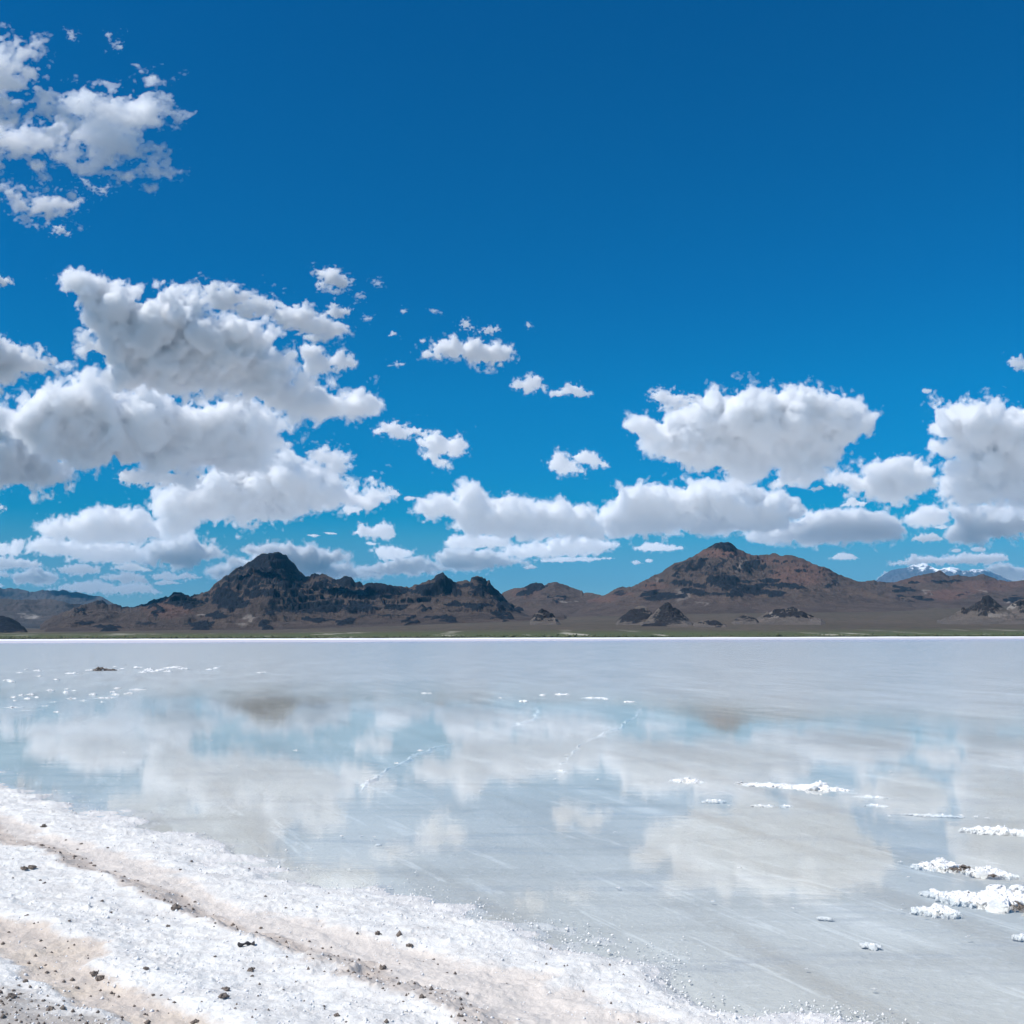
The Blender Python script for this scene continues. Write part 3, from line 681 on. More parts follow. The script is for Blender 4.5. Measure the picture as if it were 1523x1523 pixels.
build_range('mountain_range', 'dark craggy butte with a jagged ridge trailing right to a rocky knob and a flat-topped block',
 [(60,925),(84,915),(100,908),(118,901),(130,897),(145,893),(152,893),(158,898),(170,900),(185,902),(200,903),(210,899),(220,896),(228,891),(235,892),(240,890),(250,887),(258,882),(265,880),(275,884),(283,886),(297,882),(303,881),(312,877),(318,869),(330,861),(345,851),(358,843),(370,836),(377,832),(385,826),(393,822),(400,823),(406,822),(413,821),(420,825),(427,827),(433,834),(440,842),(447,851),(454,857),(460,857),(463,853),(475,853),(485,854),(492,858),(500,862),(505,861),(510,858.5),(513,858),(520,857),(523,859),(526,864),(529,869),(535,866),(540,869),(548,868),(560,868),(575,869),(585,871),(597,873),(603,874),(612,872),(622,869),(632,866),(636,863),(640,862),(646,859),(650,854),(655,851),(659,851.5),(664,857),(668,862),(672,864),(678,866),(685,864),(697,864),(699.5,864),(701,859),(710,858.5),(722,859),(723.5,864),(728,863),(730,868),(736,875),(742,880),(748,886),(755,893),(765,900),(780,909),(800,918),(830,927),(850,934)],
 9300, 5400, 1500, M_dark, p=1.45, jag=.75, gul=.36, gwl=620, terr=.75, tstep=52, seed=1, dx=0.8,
 rocks=[(408,838,38,20,.75),(430,868,24,5,.8),(372,862,40,16,.5),(263,890,12,9),(283,900,15,6),(230,903,6,13),(335,884,18,8,.8),(345,897,20,9),(325,917,15,4),(298,932,12,4),(308,927,8,3),(395,883,25,4),(400,913,8,3),(395,930,8,5),(400,883,18,4),(440,878,9,7,.8),(485,866,9,5),(514,864,12,8),(494,877,7,7),(520,883,20,2.5),(548,888,40,1.6),(567,873,28,6),(592,880,8,4),(535,905,20,7),(590,904,12,3),(470,904,45,8,.8),(470,924,10,2.5),(515,926,10,5),(608,927,5,3),(395,934,8,3),(605,877,6,3),(640,872,22,5),(656,860,12,10),(632,881,24,3.5),(665,871,12,7),(677,880,6,3),(711,862,12,3),(695,872,14,2.5),(720,877,20,5),(741,884,10,6),(635,906,5,3),(672,899,8,3.5),(690,902,10,2.5),(706,904,12,4),(725,900,10,2.5),(749,904,9,6),(745,915,10,3),(770,907,8,3),(655,920,15,2.5),(672,922,10,3),(748,921,10,2),(607,920,4,3),(150,897,10,4,.7),(112,907,6,2.5),(128,929,12,2),(160,934,16,2),(215,928,12,2,.6),(470,892,40,1.5,.6),(570,917,40,1.2,.6)],  # broad low blob right of the peak is cloud shadow painted as rock
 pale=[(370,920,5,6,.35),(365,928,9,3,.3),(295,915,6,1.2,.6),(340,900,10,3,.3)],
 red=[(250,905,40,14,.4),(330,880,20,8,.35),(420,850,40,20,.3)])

build_range('hill', 'low rounded brown hill in the saddle between the dark butte and the brown mountain',
 [(715,912),(735,893),(750,880),(765,875),(780,873),(790,868),(797,866),(803,867),(806,868),(810,871),(815,868),(824,865),(835,868),(850,873),(860,877),(864,878.5),(865,877.5),(868,881),(885,883),(900,886),(915,890),(935,900),(955,912)],
 11500, 8200, 1600, M_brown, p=1.15, gul=.16, gwl=900, terr=.25, seed=2, rocks=[(797,871,10,6),(785,879,7,6),(775,884,5,4,.7),(805,872,5,5),(823,888,2.5,2.5),(834,890,3,3),(827,897,3,2)], pale=[(845,896,8,1.3,.7)], red=[(780,880,30,10,.4)], cat='hill')

build_range('mountain', 'big brown layered mountain with a small flat cap, cliffs banding its middle',
 [(820,935),(840,915),(855,903),(868,896),(875,893),(890,888),(905,883),(915,876),(918,874),(925,873),(938,873),(950,867),(965,860),(985,850),(997,842),(1005,837),(1015,835),(1030,828),(1042,820),(1055,814),(1062,808.5),(1068,806.5),(1083,806.3),(1090,810),(1097,816),(1110,822),(1117,825),(1130,825),(1146,824.5),(1149,823),(1157,824),(1161,826),(1178,826),(1182,827.5),(1195,831),(1205,837),(1230,845),(1245,853),(1260,859),(1270,863),(1285,866),(1300,871),(1330,884),(1360,900),(1390,920)],
 9700, 6500, 1900, M_brown, p=1.25, gul=.26, gwl=760, terr=.38, tstep=40, seed=4, dx=0.8,
 rocks=[(1080,812,22,6,.7),(985,888,25,4),(972,887,12,7),(1010,868,12,3),(1030,880,22,4),(1085,872,15,4),(1075,862,20,3),(1040,871,15,2.5),(1120,878,15,7),(1140,865,16,3),(1172,871,25,2.5),(1140,883,18,4),(1185,874,12,2.5),(1100,882,8,5),(1095,888,10,2),(1045,838,8,7,.7),(1078,838,6,7,.7),(1116,842,10,8,.7),(1025,842,18,8,.5),(1060,850,20,8,.5),(1005,845,8,4,.6),(1130,872,30,2,.8),(1090,866,30,2,.8),(1060,884,40,2,.7),(1230,873,5,3,.7),(1240,866,4,2,.6),(1150,853,10,3,.5),(930,874,10,1.5,.8),(920,882,12,2.5,.6)],
 red=[(1080,823,45,6),(1040,822,20,5,.8),(1190,855,45,18,.8),(1150,835,35,8,.6),(890,892,25,5,.8),(970,872,20,6,.6),(1200,838,30,6,.6),(920,885,25,4,.6)],
 pale=[(1010,885,6,9,.3),(1104,840,2,12,.4),(1045,898,3,5,.3),(975,863,5,4,.3)])

build_range('hill', 'line of reddish brown hills in front of the snowy range',
 [(1225,905),(1240,885),(1255,872),(1270,867.5),(1285,864.5),(1300,863),(1310,865),(1318,866),(1330,866),(1345,862),(1360,857),(1375,854),(1390,851),(1395,849.2),(1399,849),(1405,853),(1412,857),(1418,856),(1425,855),(1440,858),(1452,856),(1459,853),(1463,853.5),(1470,857),(1485,862),(1500,865),(1523,863),(1540,861),(1580,862),(1620,870),(1660,885),(1700,900)],
 11800, 8200, 1900, M_brown, p=1.1, gul=.22, gwl=850, terr=.4, tstep=40, seed=7,
 rocks=[(1340,880,14,2.5),(1370,890,10,2),(1335,889,14,2,.8),(1363,867,6,2),(1395,866,8,1.8),(1414,864.5,8,2),(1342,875,6,3),(1340,895,20,1.5,.7),(1430,885,4,3,.6),(1510,893,12,5,.8),(1318,866.5,8,1.6,.9)],
 red=[(1410,885,34,9,.9),(1350,862,40,7,.5),(1460,872,50,10,.6),(1500,868,30,6,.6)], pale=[(1381,880,2.5,5,.55),(1463,880,5,2,.6),(1500,897,4,2,.6)], cat='hill')

build_range('mountain_range', 'far blue range with streaks of snow on its two crests',
 [(1270,885),(1290,870),(1305,862),(1318,852),(1333,846),(1346,845),(1352,843),(1358,839.5),(1362,838.5),(1368,838),(1372,837),(1376,838),(1382,841),(1390,845),(1398,848),(1405,844.5),(1413,843.5),(1418,844),(1425,846),(1435,849),(1442,849),(1446,847),(1452,846),(1460,847),(1466,848),(1473,850),(1480,853),(1495,860),(1510,867),(1530,876),(1550,885)],
 45000, 37000, 6000, M_snow, p=1.3, gul=.34, gwl=2600, terr=.1, tstep=200, seed=9, nr=90, dx=0.6,
 snowline=lambda qx, qy: 0.55 * np.clip((858 - qy) / 13, 0, 1) * sstep(1338, 1356, qx) * (1 - sstep(1470, 1485, qx)) + .12 * sstep(1385, 1400, qx) * (1 - sstep(1468, 1480, qx)) * (qy < 862) - .25 * (qx < 1346), rockslope=False)

build_range('mountain_range', 'distant blue ridge at the left edge',
 [(-190,890),(-120,880),(-60,878),(0,875),(25,875),(34,877),(40,879),(50,880),(65,877.5),(80,878),(88,879),(93,877),(96,878),(105,881),(112,880),(125,883),(140,886),(147,886),(152,888),(160,893),(170,898),(182,903),(200,908),(230,918)],
 27000, 21000, 5000, M_far, p=1.2, gul=.3, gwl=2200, terr=.1, seed=11, nr=100)
build_range('hill', 'low brown foothills under the distant blue ridge',
 [(-190,905),(-120,897),(-60,891),(0,890),(30,892),(50,892),(75,891),(95,895),(103,898),(112,897.5),(125,899),(140,905),(160,912),(185,922)],
 16000, 12000, 2500, M_far, p=1.0, gul=.25, gwl=1300, terr=.15, seed=13, nr=90, pale=[(55,917,16,1.6,.9),(40,915,10,1.2,.6)], cat='hill')
build_range('hill', 'dark smooth mound at the left edge in front of the foothills',
 [(-190,940),(-150,925),(-80,914),(-30,915),(0,916.5),(12,918.5),(22,924),(30,931),(40,938),(50,941)],
 6500, 5200, 700, M_dark, p=.95, gul=.2, gwl=420, terr=.1, seed=15, nr=80, rocks=[(0,925,60,14,.9)], cat='hill')  # blob over the whole mound paints in its cloud shadow as dark rock

def outcrop(label, prof, D, depth, rocks=(), seed=0, terr=.5, pale=()):
    D, depth = D * .68, depth * .75
    return build_range('rock_outcrop', label, prof, D, D - depth, depth * .6, M_knob, p=1.0, gul=.5, gwl=120, terr=terr, tstep=12, rocks=rocks, pale=pale, seed=seed, nr=110, dx=.5, wob=.01, kind=None, cat='rock outcrop', sink=9, rockamp=4, nback=24)
outcrop('dark boulder-like rock outcrop lying left of a craggy one, below the brown mountain',
 [(912,932),(916,926),(920,921),(928,915),(936,909),(943,904),(950,901),(956,901),(963,904),(968,910),(973,917),(980,926)], 6000, 420, [(940,915,30,9,1)], 21)
outcrop('craggy dark rock outcrop with a peaked top, below the brown mountain',
 [(950,931),(962,922),(972,912),(978,906),(985,900),(990,896.5),(994,896),(998,899),(1001,905),(1004,903),(1010,908),(1016,913),(1022,919),(1030,927),(1036,933)], 5700, 520, [(993,903,13,7,1),(1008,910,14,4,1),(995,920,24,8,.7),(975,932,20,4,.8)], 22)
outcrop('low dark rocks just right of the craggy outcrop',
 [(1026,932),(1034,926),(1045,922),(1052,922),(1060,926),(1068,926),(1078,930),(1086,934)], 5300, 260, [(1050,926,10,3,1),(1064,929,10,3,1)], 23)
outcrop('small grey rock mound left of the pale-flanked outcrop',
 [(1086,926),(1094,919),(1103,915),(1112,914),(1120,917),(1128,923),(1132,928)], 5900, 260, [(1105,920,14,5,.5),(1127,922,4,2,1)], 24)
outcrop('dark outcrop with a pale left flank, right of the craggy one',
 [(1118,924),(1130,917),(1140,911),(1150,908),(1160,907),(1168,906),(1174,903),(1180,902.5),(1185,905),(1195,910),(1203,914),(1214,918),(1228,922)], 6100, 420, [(1158,911,10,6,1),(1178,905,8,4,1),(1190,914,16,4,1),(1170,915,14,3,.8),(1140,916,8,3,.8)], 25, pale=[(1145,914,10,5,.6)])
outcrop('conical dark outcrop near the right edge below the reddish hills',
 [(1388,926),(1404,920),(1420,913),(1429,907),(1432,903),(1436,908),(1446,901),(1456,894),(1461,888),(1466,885.5),(1470,885.5),(1474,888),(1480,894),(1488,900),(1498,907),(1510,914),(1522,921),(1532,927)], 6400, 560, [(1468,890,10,7,1),(1432,907,5,4,1),(1460,902,30,7,.6),(1400,916,16,2,.9),(1386,919,6,2,1)], 26, pale=[(1480,915,20,3,.4)])
outcrop('pale grey rock slope cut by the right edge',
 [(1490,918),(1498,904),(1506,897),(1514,893),(1524,891),(1540,889),(1560,888),(1590,895),(1620,910)], 7200, 500, [(1520,897,14,4,.8)], 27, pale=[(1502,900,8,7,.6)])
outcrop('small dark outcrop at the right foot of the butte ridge',
 [(788,922),(796,913),(802,907),(806,905),(812,907),(820,912),(828,919),(834,924)], 6300, 260, [(806,908,8,3,1),(812,916,8,3,1),(797,917,5,2,1)], 28)

# the gravel plain: one sheet from the far salt to behind the mountains
xs = np.linspace(-0.75, 0.75, 420); yv = 1000 * np.exp(np.linspace(math.log(0.86), math.log(54), 330))
YY, SX = np.meshgrid(yv, xs, indexing='ij')
XX = SX * (YY + 2000)
ZZ = plain_h(XX, YY) + 0.5 * fbm2(XX, YY, 60, 3, .5, 2) * sstep(1200, 2500, YY) - 3.0 * (1 - sstep(860, 1010, YY)) 
mt = bpy.data.materials.new('gravel_plain'); mt.use_nodes = True
t = mt.node_tree; p = t.nodes['Principled BSDF']; p.inputs['Roughness'].default_value = 1; p.inputs['Specular IOR Level'].default_value = .1
ge = N(t, 'ShaderNodeNewGeometry'); sp = N(t, 'ShaderNodeSeparateXYZ'); L(t, ge.outputs['Position'], sp.inputs[0])
nz = N(t, 'ShaderNodeTexNoise'); nz.inputs['Scale'].default_value = .0022; nz.inputs['Detail'].default_value = 8; nz.inputs['Roughness'].default_value = .62
mp = N(t, 'ShaderNodeMapping'); mp.inputs['Scale'].default_value = (1, .45, 1); L(t, ge.outputs['Position'], mp.inputs[0]); L(t, mp.outputs[0], nz.inputs[0])
nf = N(t, 'ShaderNodeTexNoise'); nf.inputs['Scale'].default_value = .03; nf.inputs['Detail'].default_value = 6; nf.inputs['Roughness'].default_value = .7
L(t, mp.outputs[0], nf.inputs[0])
soil = mix_c(t, ramp(t, nz.outputs[0], [(.4, 0), (.62, 1)]), (.088, .070, .056), (.108, .084, .068))
soil = mix_c(t, ramp(t, nf.outputs[0], [(.46, 0), (.62, .75)]), soil, (.056, .058, .042))
green = mix_c(t, nf.outputs[0], (.060, .085, .034), (.105, .120, .062))
hfac = math_n(t, 'ADD', math_n(t, 'DIVIDE', sp.outputs[2], 26.0), math_n(t, 'MULTIPLY_ADD', nz.outputs[0], .5, -.25))
col = mix_c(t, ramp(t, hfac, [(.02, 0), (.9, 1)], 'EASE'), green, soil)
wst = N(t, 'ShaderNodeTexNoise'); wst.inputs['Scale'].default_value = .012; wst.inputs['Detail'].default_value = 5
mp2 = N(t, 'ShaderNodeMapping'); mp2.inputs['Scale'].default_value = (1, .12, 1); L(t, ge.outputs['Position'], mp2.inputs[0]); L(t, mp2.outputs[0], wst.inputs[0])
wp = math_n(t, 'MULTIPLY', ramp(t, wst.outputs[0], [(.58, 0), (.66, 1)]), ramp(t, math_n(t, 'DIVIDE', sp.outputs[2], 40.0), [(.1, .8), (.5, 0)]))
col = mix_c(t, wp, col, (.50, .46, .38))
# north of the range the plain runs out into bare white playa
pl = math_n(t, 'MULTIPLY_ADD', nz.outputs[0], 5000.0, sp.outputs[1])
pl = ramp(t, math_n(t, 'DIVIDE', pl, 40000.0), [(.36, 0), (.42, 1)])
col = mix_c(t, pl, col, (.62, .60, .58))
L(t, col, p.inputs['Base Color'])
o = mesh_obj('plain', np.stack([XX, YY, ZZ], -1).reshape(-1, 3), grid_faces(*XX.shape), mt)
tag(o, 'brown gravel plain rising from the far salt to the mountains', None, None, 'structure')
# ------------------------------------------------------------------ lake, far salt, near shore
SHORE_PX = [(-420,1040),(-260,1085),(-120,1130),(0,1165),(60,1185),(110,1205),(170,1225),(250,1243),(330,1263),(400,1285),(470,1310),(540,1330),(600,1350),(680,1370),(750,1390),(850,1405),(960,1430),(1010,1455),(1050,1485),(1100,1505),(1180,1523),(1290,1556),(1420,1620),(1600,1760)]
SHORE = np.array([ground_at(np.array(x), np.array(y))[:2] for x, y in SHORE_PX])
def line_dist(X, Y, Ln):
    """signed distance in metres to a polyline, positive on the camera's side; and the run along it"""
    d2 = np.full(X.shape, 1e18); sg = np.zeros(X.shape); al = np.zeros(X.shape); run = 0.0
    for (ax, ay), (bx, by) in zip(Ln[:-1], Ln[1:]):
        ex, ey = bx - ax, by - ay; l2 = ex * ex + ey * ey; l = math.sqrt(l2)
        t = np.clip(((X - ax) * ex + (Y - ay) * ey) / l2, 0, 1)
        q = (X - ax - t * ex) ** 2 + (Y - ay - t * ey) ** 2
        mk = q < d2
        d2 = np.where(mk, q, d2)
        sg = np.where(mk, np.sign(-(ex * (Y - ay) - ey * (X - ax))), sg)
        al = np.where(mk, run + t * l, al); run += l
    return np.sqrt(d2) * sg, al
def pxline(L_, z=0.15):
    return np.array([ground_at(np.array(x), np.array(y), z)[:2] for x, y in L_])
T_BROWN = pxline([(-260,1150),(-100,1197),(0,1232),(60,1252),(130,1280),(200,1308),(270,1332),(340,1365),(400,1392),(470,1410),(540,1432),(600,1462),(700,1500),(800,1540),(960,1620)])
T_BEIGE = pxline([(-260,1135),(-100,1185),(0,1222),(100,1255),(200,1290),(300,1325),(400,1360),(480,1385),(560,1405),(650,1430),(760,1462),(880,1505),(980,1550),(1100,1620)])
T_TAN = pxline([(-200,1290),(0,1352),(70,1388),(130,1425),(200,1465),(260,1497),(330,1540),(420,1600)], .3)
T_DARK = pxline([(-150,1400),(0,1462),(40,1485),(100,1512),(160,1532),(240,1580)], .35)

def shore_height(X, Y, detail=True):
    d, a = line_dist(X, Y, SHORE)
    w = 0.22 * fbm2(X, Y, 1.6, 4, .6, 1)
    d = d + w * np.clip(1.2 - np.abs(d) * .2, .25, 1)
    h = np.where(d > 0, 0.055 * d + 0.03 * sstep(0, .5, d), 0.16 * d)
    h = np.minimum(h, 0.36 + 0.03 * d)
    db, _ = line_dist(X, Y, T_BROWN); de, _ = line_dist(X, Y, T_BEIGE); dt, _ = line_dist(X, Y, T_TAN); dk, _ = line_dist(X, Y, T_DARK)
    wob = 0.05 * fbm2(X, Y, .9, 4, .6, 2)
    mb = 1 - sstep(.08, .26, np.abs(db + wob)); me = 1 - sstep(.15, .5, np.abs(de + 1.6 * wob))
    mt_ = 1 - sstep(.10, .30, np.abs(dt + 1.3 * wob)); mk = sstep(-.55, .10, dk + 1.8 * wob)
    h = h - .035 * me - .030 * mt_ + .035 * np.exp(-((db - .12 + wob) / .13) ** 2) + .025 * np.exp(-((dt + .36) / .16) ** 2)
    g = np.zeros(X.shape)
    if detail:
        r1 = fbm2(X, Y, .30, 3, .55, 3)
        r2 = fbm2(X, Y, .075, 3, .6, 1)
        lump = np.maximum(noise2(X, Y, .055, 2), 0) ** 2 * .5 + np.maximum(noise2(X, Y, .028, 3), 0) ** 1.5 * .35
        crumb = sstep(.15, 1.0, fbm2(X, Y, .5, 3, .6, 4) + 2.2 * mb + .5)
        sm = 1 - .65 * np.maximum(me, mt_)
        on = sstep(-.35, .1, d)
        g = (.0055 * r1 + .0022 * r2 + (.0032 * lump * (.35 + .9 * crumb) + .005 * mb * np.maximum(noise2(X, Y, .10, 1), 0) ** 1.4) * sm) * on
    return h + g, d, mb, me, mt_, mk

s_ = np.linspace(-.80, .72, 1500)
iy = np.linspace(1 / 3.9, 1 / 40.0, 900)
Yg, Sg = np.meshgrid(1 / iy, s_, indexing='ij'); Xg = Sg * Yg
Hs, Ds, mb, me, mt_, mk = shore_height(Xg, Yg)
keep = (Ds > -1.3)
F4 = grid_faces(*Xg.shape)
kf = keep.ravel()[F4].all(1)
F4 = F4[kf]
used = np.unique(F4); remap = np.full(Xg.size, -1); remap[used] = np.arange(len(used))
salt = bpy.data.materials.new('salt_crust'); salt.use_nodes = True
t = salt.node_tree; p = t.nodes['Principled BSDF']; p.inputs['Roughness'].default_value = .8; p.inputs['Specular IOR Level'].default_value = .3
tc = N(t, 'ShaderNodeTexCoord')
def nz(t, tc, s, d=5, r=.6, st=None, out=0):
    n = N(t, 'ShaderNodeTexNoise'); n.inputs['Scale'].default_value = s; n.inputs['Detail'].default_value = d; n.inputs['Roughness'].default_value = r
    if st is not None:
        mp = N(t, 'ShaderNodeMapping'); mp.inputs['Scale'].default_value = st[:3]
        if len(st) > 3: mp.inputs['Rotation'].default_value = (0, 0, st[3])
        L(t, tc.outputs['Object'], mp.inputs[0]); L(t, mp.outputs[0], n.inputs[0])
    else: L(t, tc.outputs['Object'], n.inputs[0])
    return n.outputs[out]
def att(t, nm): return N(t, 'ShaderNodeAttribute', attribute_name=nm).outputs['Fac']
nA = nz(t, tc, 1.1, 5, .6); nB = nz(t, tc, 9, 6, .65); nC = nz(t, tc, 60, 4, .6); nD = nz(t, tc, 2.2, 5, .65, (1, 2.6, 1, R(35)))
c = mix_c(t, ramp(t, nB, [(.35, 0), (.6, 1)]), (.70, .675, .63), (.80, .785, .745))
c = mix_c(t, ramp(t, nD, [(.46, 0), (.66, .75)]), c, (.60, .575, .545))
c = mix_c(t, ramp(t, nC, [(.60, 0), (.74, .35)]), c, (.50, .45, .40))
wet = att(t, 'wet')
c = mix_c(t, wet, c, (.64, .62, .60))
def spread(m, n, k=.9):
    return ramp(t, math_n(t, 'ADD', att(t, m), math_n(t, 'MULTIPLY_ADD', n, k, -k / 2)), [(.25, 0), (.75, 1)])
c = mix_c(t, math_n(t, 'MULTIPLY', spread('beige', nB, 1.3), .8), c, (.66, .585, .515))
c = mix_c(t, math_n(t, 'MULTIPLY', spread('tan', nB, 1.1), .85), c, mix_c(t, ramp(t, nA, [(.5, 0), (.7, 1)]), (.58, .49, .41), (.62, .50, .36)))
c = mix_c(t, math_n(t, 'MULTIPLY', spread('brown', nB, 1.5), .7), c, (.50, .42, .355))
c = mix_c(t, math_n(t, 'MULTIPLY', spread('dark', nB, 1.6), .8), c, mix_c(t, nC, (.22, .18, .155), (.45, .41, .36)))
L(t, c, p.inputs['Base Color'])
b1 = N(t, 'ShaderNodeBump'); b1.inputs['Strength'].default_value = .7; b1.inputs['Distance'].default_value = .009
L(t, math_n(t, 'ADD', nC, math_n(t, 'MULTIPLY', nz(t, tc, 170, 3), .4)), b1.inputs['Height']); L(t, b1.outputs[0], p.inputs['Normal'])
at = dict(wet=(1 - sstep(-.05, .35, Ds)), beige=me, tan=mt_, brown=mb, dark=mk)
sh = mesh_obj('salt_shore', np.stack([Xg, Yg, Hs], -1).reshape(-1, 3)[used], remap[F4], salt, attrs={k: v.ravel()[used] for k, v in at.items()})
tag(sh, 'white salt crust shore with brown wheel ruts', None, None, 'structure')

# lake bed and far salt: one sheet from beside the camera to the far shore
s2 = np.linspace(-1.1, 1.1, 420); y2 = np.exp(np.linspace(math.log(3.2), math.log(1250), 420))
Y2, S2 = np.meshgrid(y2, s2, indexing='ij'); X2 = S2 * (Y2 + 2)
d2, _ = line_dist(X2, Y2, SHORE)
edge = 470 + 110 * sstep(-.35, .35, X2 / Y2) + 22 * noise2(X2, Y2, 260, 1) + 10 * noise2(X2, Y2, 70, 2)
Z2 = -.034 + .05 * fbm2(X2, Y2, 6, 4, .5, 2) * .16 + .012 * np.maximum(fbm2(X2 * .8 + Y2 * .6, (Y2 * .8 - X2 * .6) * .3, 3, 3, .5, 4), 0)
Z2 = np.minimum(Z2, -.012)
Z2 = Z2 - .25 * sstep(-.2, 1.2, d2)
Z2 = np.where(Y2 > edge - 30, Z2 + (.10 + .001 * np.abs(Y2 - edge)) * sstep(-30, 25, Y2 - edge) + .45 * sstep(30, 420, Y2 - edge), Z2)
Z2 = Z2 + .05 * np.maximum(noise2(X2, Y2 * .3, 14, 3), 0) * sstep(0, 60, Y2 - edge) - 1.2 * sstep(1040, 1200, Y2)
bed = bpy.data.materials.new('lake_bed_salt'); bed.use_nodes = True
t = bed.node_tree; p = t.nodes['Principled BSDF']; p.inputs['Roughness'].default_value = .9; p.inputs['Specular IOR Level'].default_value = .1
tc = N(t, 'ShaderNodeTexCoord')
SA = R(-62)     # the salt is streaked along the shore
n1 = nz(t, tc, .35, 5, .55, (1.0, .22, 1, R(24))); n2 = nz(t, tc, .9, 6, .6, (.35, 1.6, 1)); n3 = nz(t, tc, 14, 5, .6); n4 = nz(t, tc, .06, 4, .5); n5 = nz(t, tc, .8, 4, .5, (.5, 2.8, 1, R(-10)))
c = mix_c(t, ramp(t, n1, [(.40, 0), (.62, 1)]), BED_A, BED_B)
def streak(along, across, ang, s_, d=4, r=.55):
    n = N(t, 'ShaderNodeTexNoise'); n.inputs['Scale'].default_value = s_; n.inputs['Detail'].default_value = d; n.inputs['Roughness'].default_value = r
    mp = N(t, 'ShaderNodeMapping', vector_type='TEXTURE'); mp.inputs['Rotation'].default_value = (0, 0, R(ang)); mp.inputs['Scale'].default_value = (along, across, 1)
    L(t, tc.outputs['Object'], mp.inputs[0]); L(t, mp.outputs[0], n.inputs[0])
    return n.outputs[0]
s1 = streak(5.5, .75, -72, 1.0); s2_ = streak(3.5, .22, -66, 1.0, 5)
c = mix_c(t, ramp(t, s1, [(.50, 0), (.66, .75)]), c, (.45, .42, .375))
c = mix_c(t, ramp(t, s2_, [(.60, 0), (.635, .55), (.66, 0)]), c, (.78, .78, .76))
c = mix_c(t, ramp(t, s1, [(.30, .6), (.42, 0)]), c, (.74, .735, .71))
c = mix_c(t, ramp(t, n2, [(.52, 0), (.70, .6)]), c, BED_C)
c = mix_c(t, ramp(t, n5, [(.57, 0), (.63, .42), (.68, 0.0)]), c, (.40, .405, .42))
n6 = nz(t, tc, 2.6, 4, .55, (.45, 2.2, 1, R(-8)))
c = mix_c(t, ramp(t, n6, [(.60, 0), (.66, .35), (.71, 0.0)]), c, (.42, .42, .43))
c = mix_c(t, ramp(t, n3, [(.55, 0), (.75, .35)]), c, (.80, .81, .82))
c = mix_c(t, ramp(t, n3, [(.25, .4), (.42, 0)]), c, (.42, .42, .425))
ge = N(t, 'ShaderNodeNewGeometry'); sp = N(t, 'ShaderNodeSeparateXYZ'); L(t, ge.outputs['Position'], sp.inputs[0])
dry = ramp(t, math_n(t, 'MULTIPLY_ADD', n4, .5, sp.outputs[2]), [(.66, 0), (.84, 1)])
far = math_n(t, 'GREATER_THAN', sp.outputs[1], 380.0)
c = mix_c(t, far, c, mix_c(t, dry, (.54, .52, .58), (.88, .875, .88)))
L(t, c, p.inputs['Base Color'])
b1 = N(t, 'ShaderNodeBump'); b1.inputs['Strength'].default_value = .5; b1.inputs['Distance'].default_value = .03
L(t, math_n(t, 'ADD', n3, n2), b1.inputs['Height']); L(t, b1.outputs[0], p.inputs['Normal'])
bo = mesh_obj('lake_bed', np.stack([X2, Y2, Z2], -1).reshape(-1, 3), grid_faces(*X2.shape), bed)
tag(bo, 'pale salt bed under the shallow water, dry white along the far shore', None, None, 'structure')

# the salt flat goes on all round, behind the camera and out to the sides
def flat_sheet(x0, x1, y0, y1, z, nx=2, ny=2):
    X, Y = np.meshgrid(np.linspace(x0, x1, nx), np.linspace(y0, y1, ny))
    return np.stack([X, Y, X * 0 + z], -1).reshape(-1, 3), grid_faces(ny, nx)
pcs = [flat_sheet(-45000, 45000, -19500, 1.0, -.35), flat_sheet(-45000, -900, 1.0, 1000, -.35), flat_sheet(900, 45000, 1.0, 1000, -.35)]
nV = 0; VV = []; FF = []
for v_, f_ in pcs:
    VV.append(v_); FF.append(f_ + nV); nV += len(v_)
fm = bpy.data.materials.new('dry_salt'); fm.use_nodes = True
t = fm.node_tree; p = t.nodes['Principled BSDF']; p.inputs['Roughness'].default_value = .9
tc = N(t, 'ShaderNodeTexCoord')
L(t, mix_c(t, nz(t, tc, .02, 6, .6), (.66, .65, .64), (.78, .78, .78)), p.inputs['Base Color'])
fo = mesh_obj('salt_flat', np.concatenate(VV), np.concatenate(FF), fm)
tag(fo, 'white salt flat running to the horizon', None, None, 'structure')

# water: one sheet
s3 = np.linspace(-1.05, 1.05, 60); y3 = np.exp(np.linspace(math.log(3.3), math.log(1000), 120))
Y3, S3 = np.meshgrid(y3, s3, indexing='ij'); X3 = S3 * (Y3 + 2)
wm = bpy.data.materials.new('shallow_water'); wm.use_nodes = True
t = wm.node_tree; t.nodes.clear()
tc = N(t, 'ShaderNodeTexCoord')
ge = N(t, 'ShaderNodeNewGeometry'); sp = N(t, 'ShaderNodeSeparateXYZ'); L(t, ge.outputs['Position'], sp.inputs[0])
# a breeze ruffles the water from some sixty metres out; closer in it lies nearly still
wb = nz(t, tc, .02, 4, .5, (.4, 1, 1))
rf = math_n(t, 'ADD', math_n(t, 'MULTIPLY_ADD', math_n(t, 'MAXIMUM', sp.outputs[0], 0.0), .012, math_n(t, 'DIVIDE', sp.outputs[1], 100.0)), math_n(t, 'MULTIPLY_ADD', wb, .5, -.19))
ruf = ramp(t, rf, [(.36, 0), (.68, 1)], 'EASE')
patch = ramp(t, nz(t, tc, .12, 4, .55, (.5, 1.3, 1)), [(.35, 0), (.65, 1)])
r_ = math_n(t, 'MULTIPLY_ADD', ruf, WAT_RF, math_n(t, 'MULTIPLY_ADD', patch, .018, WAT_R0))
w1 = nz(t, tc, 2.4, 5, .6, (.35, 1.5, 1)); w2 = nz(t, tc, 16, 4, .6, (.4, 1.3, 1))
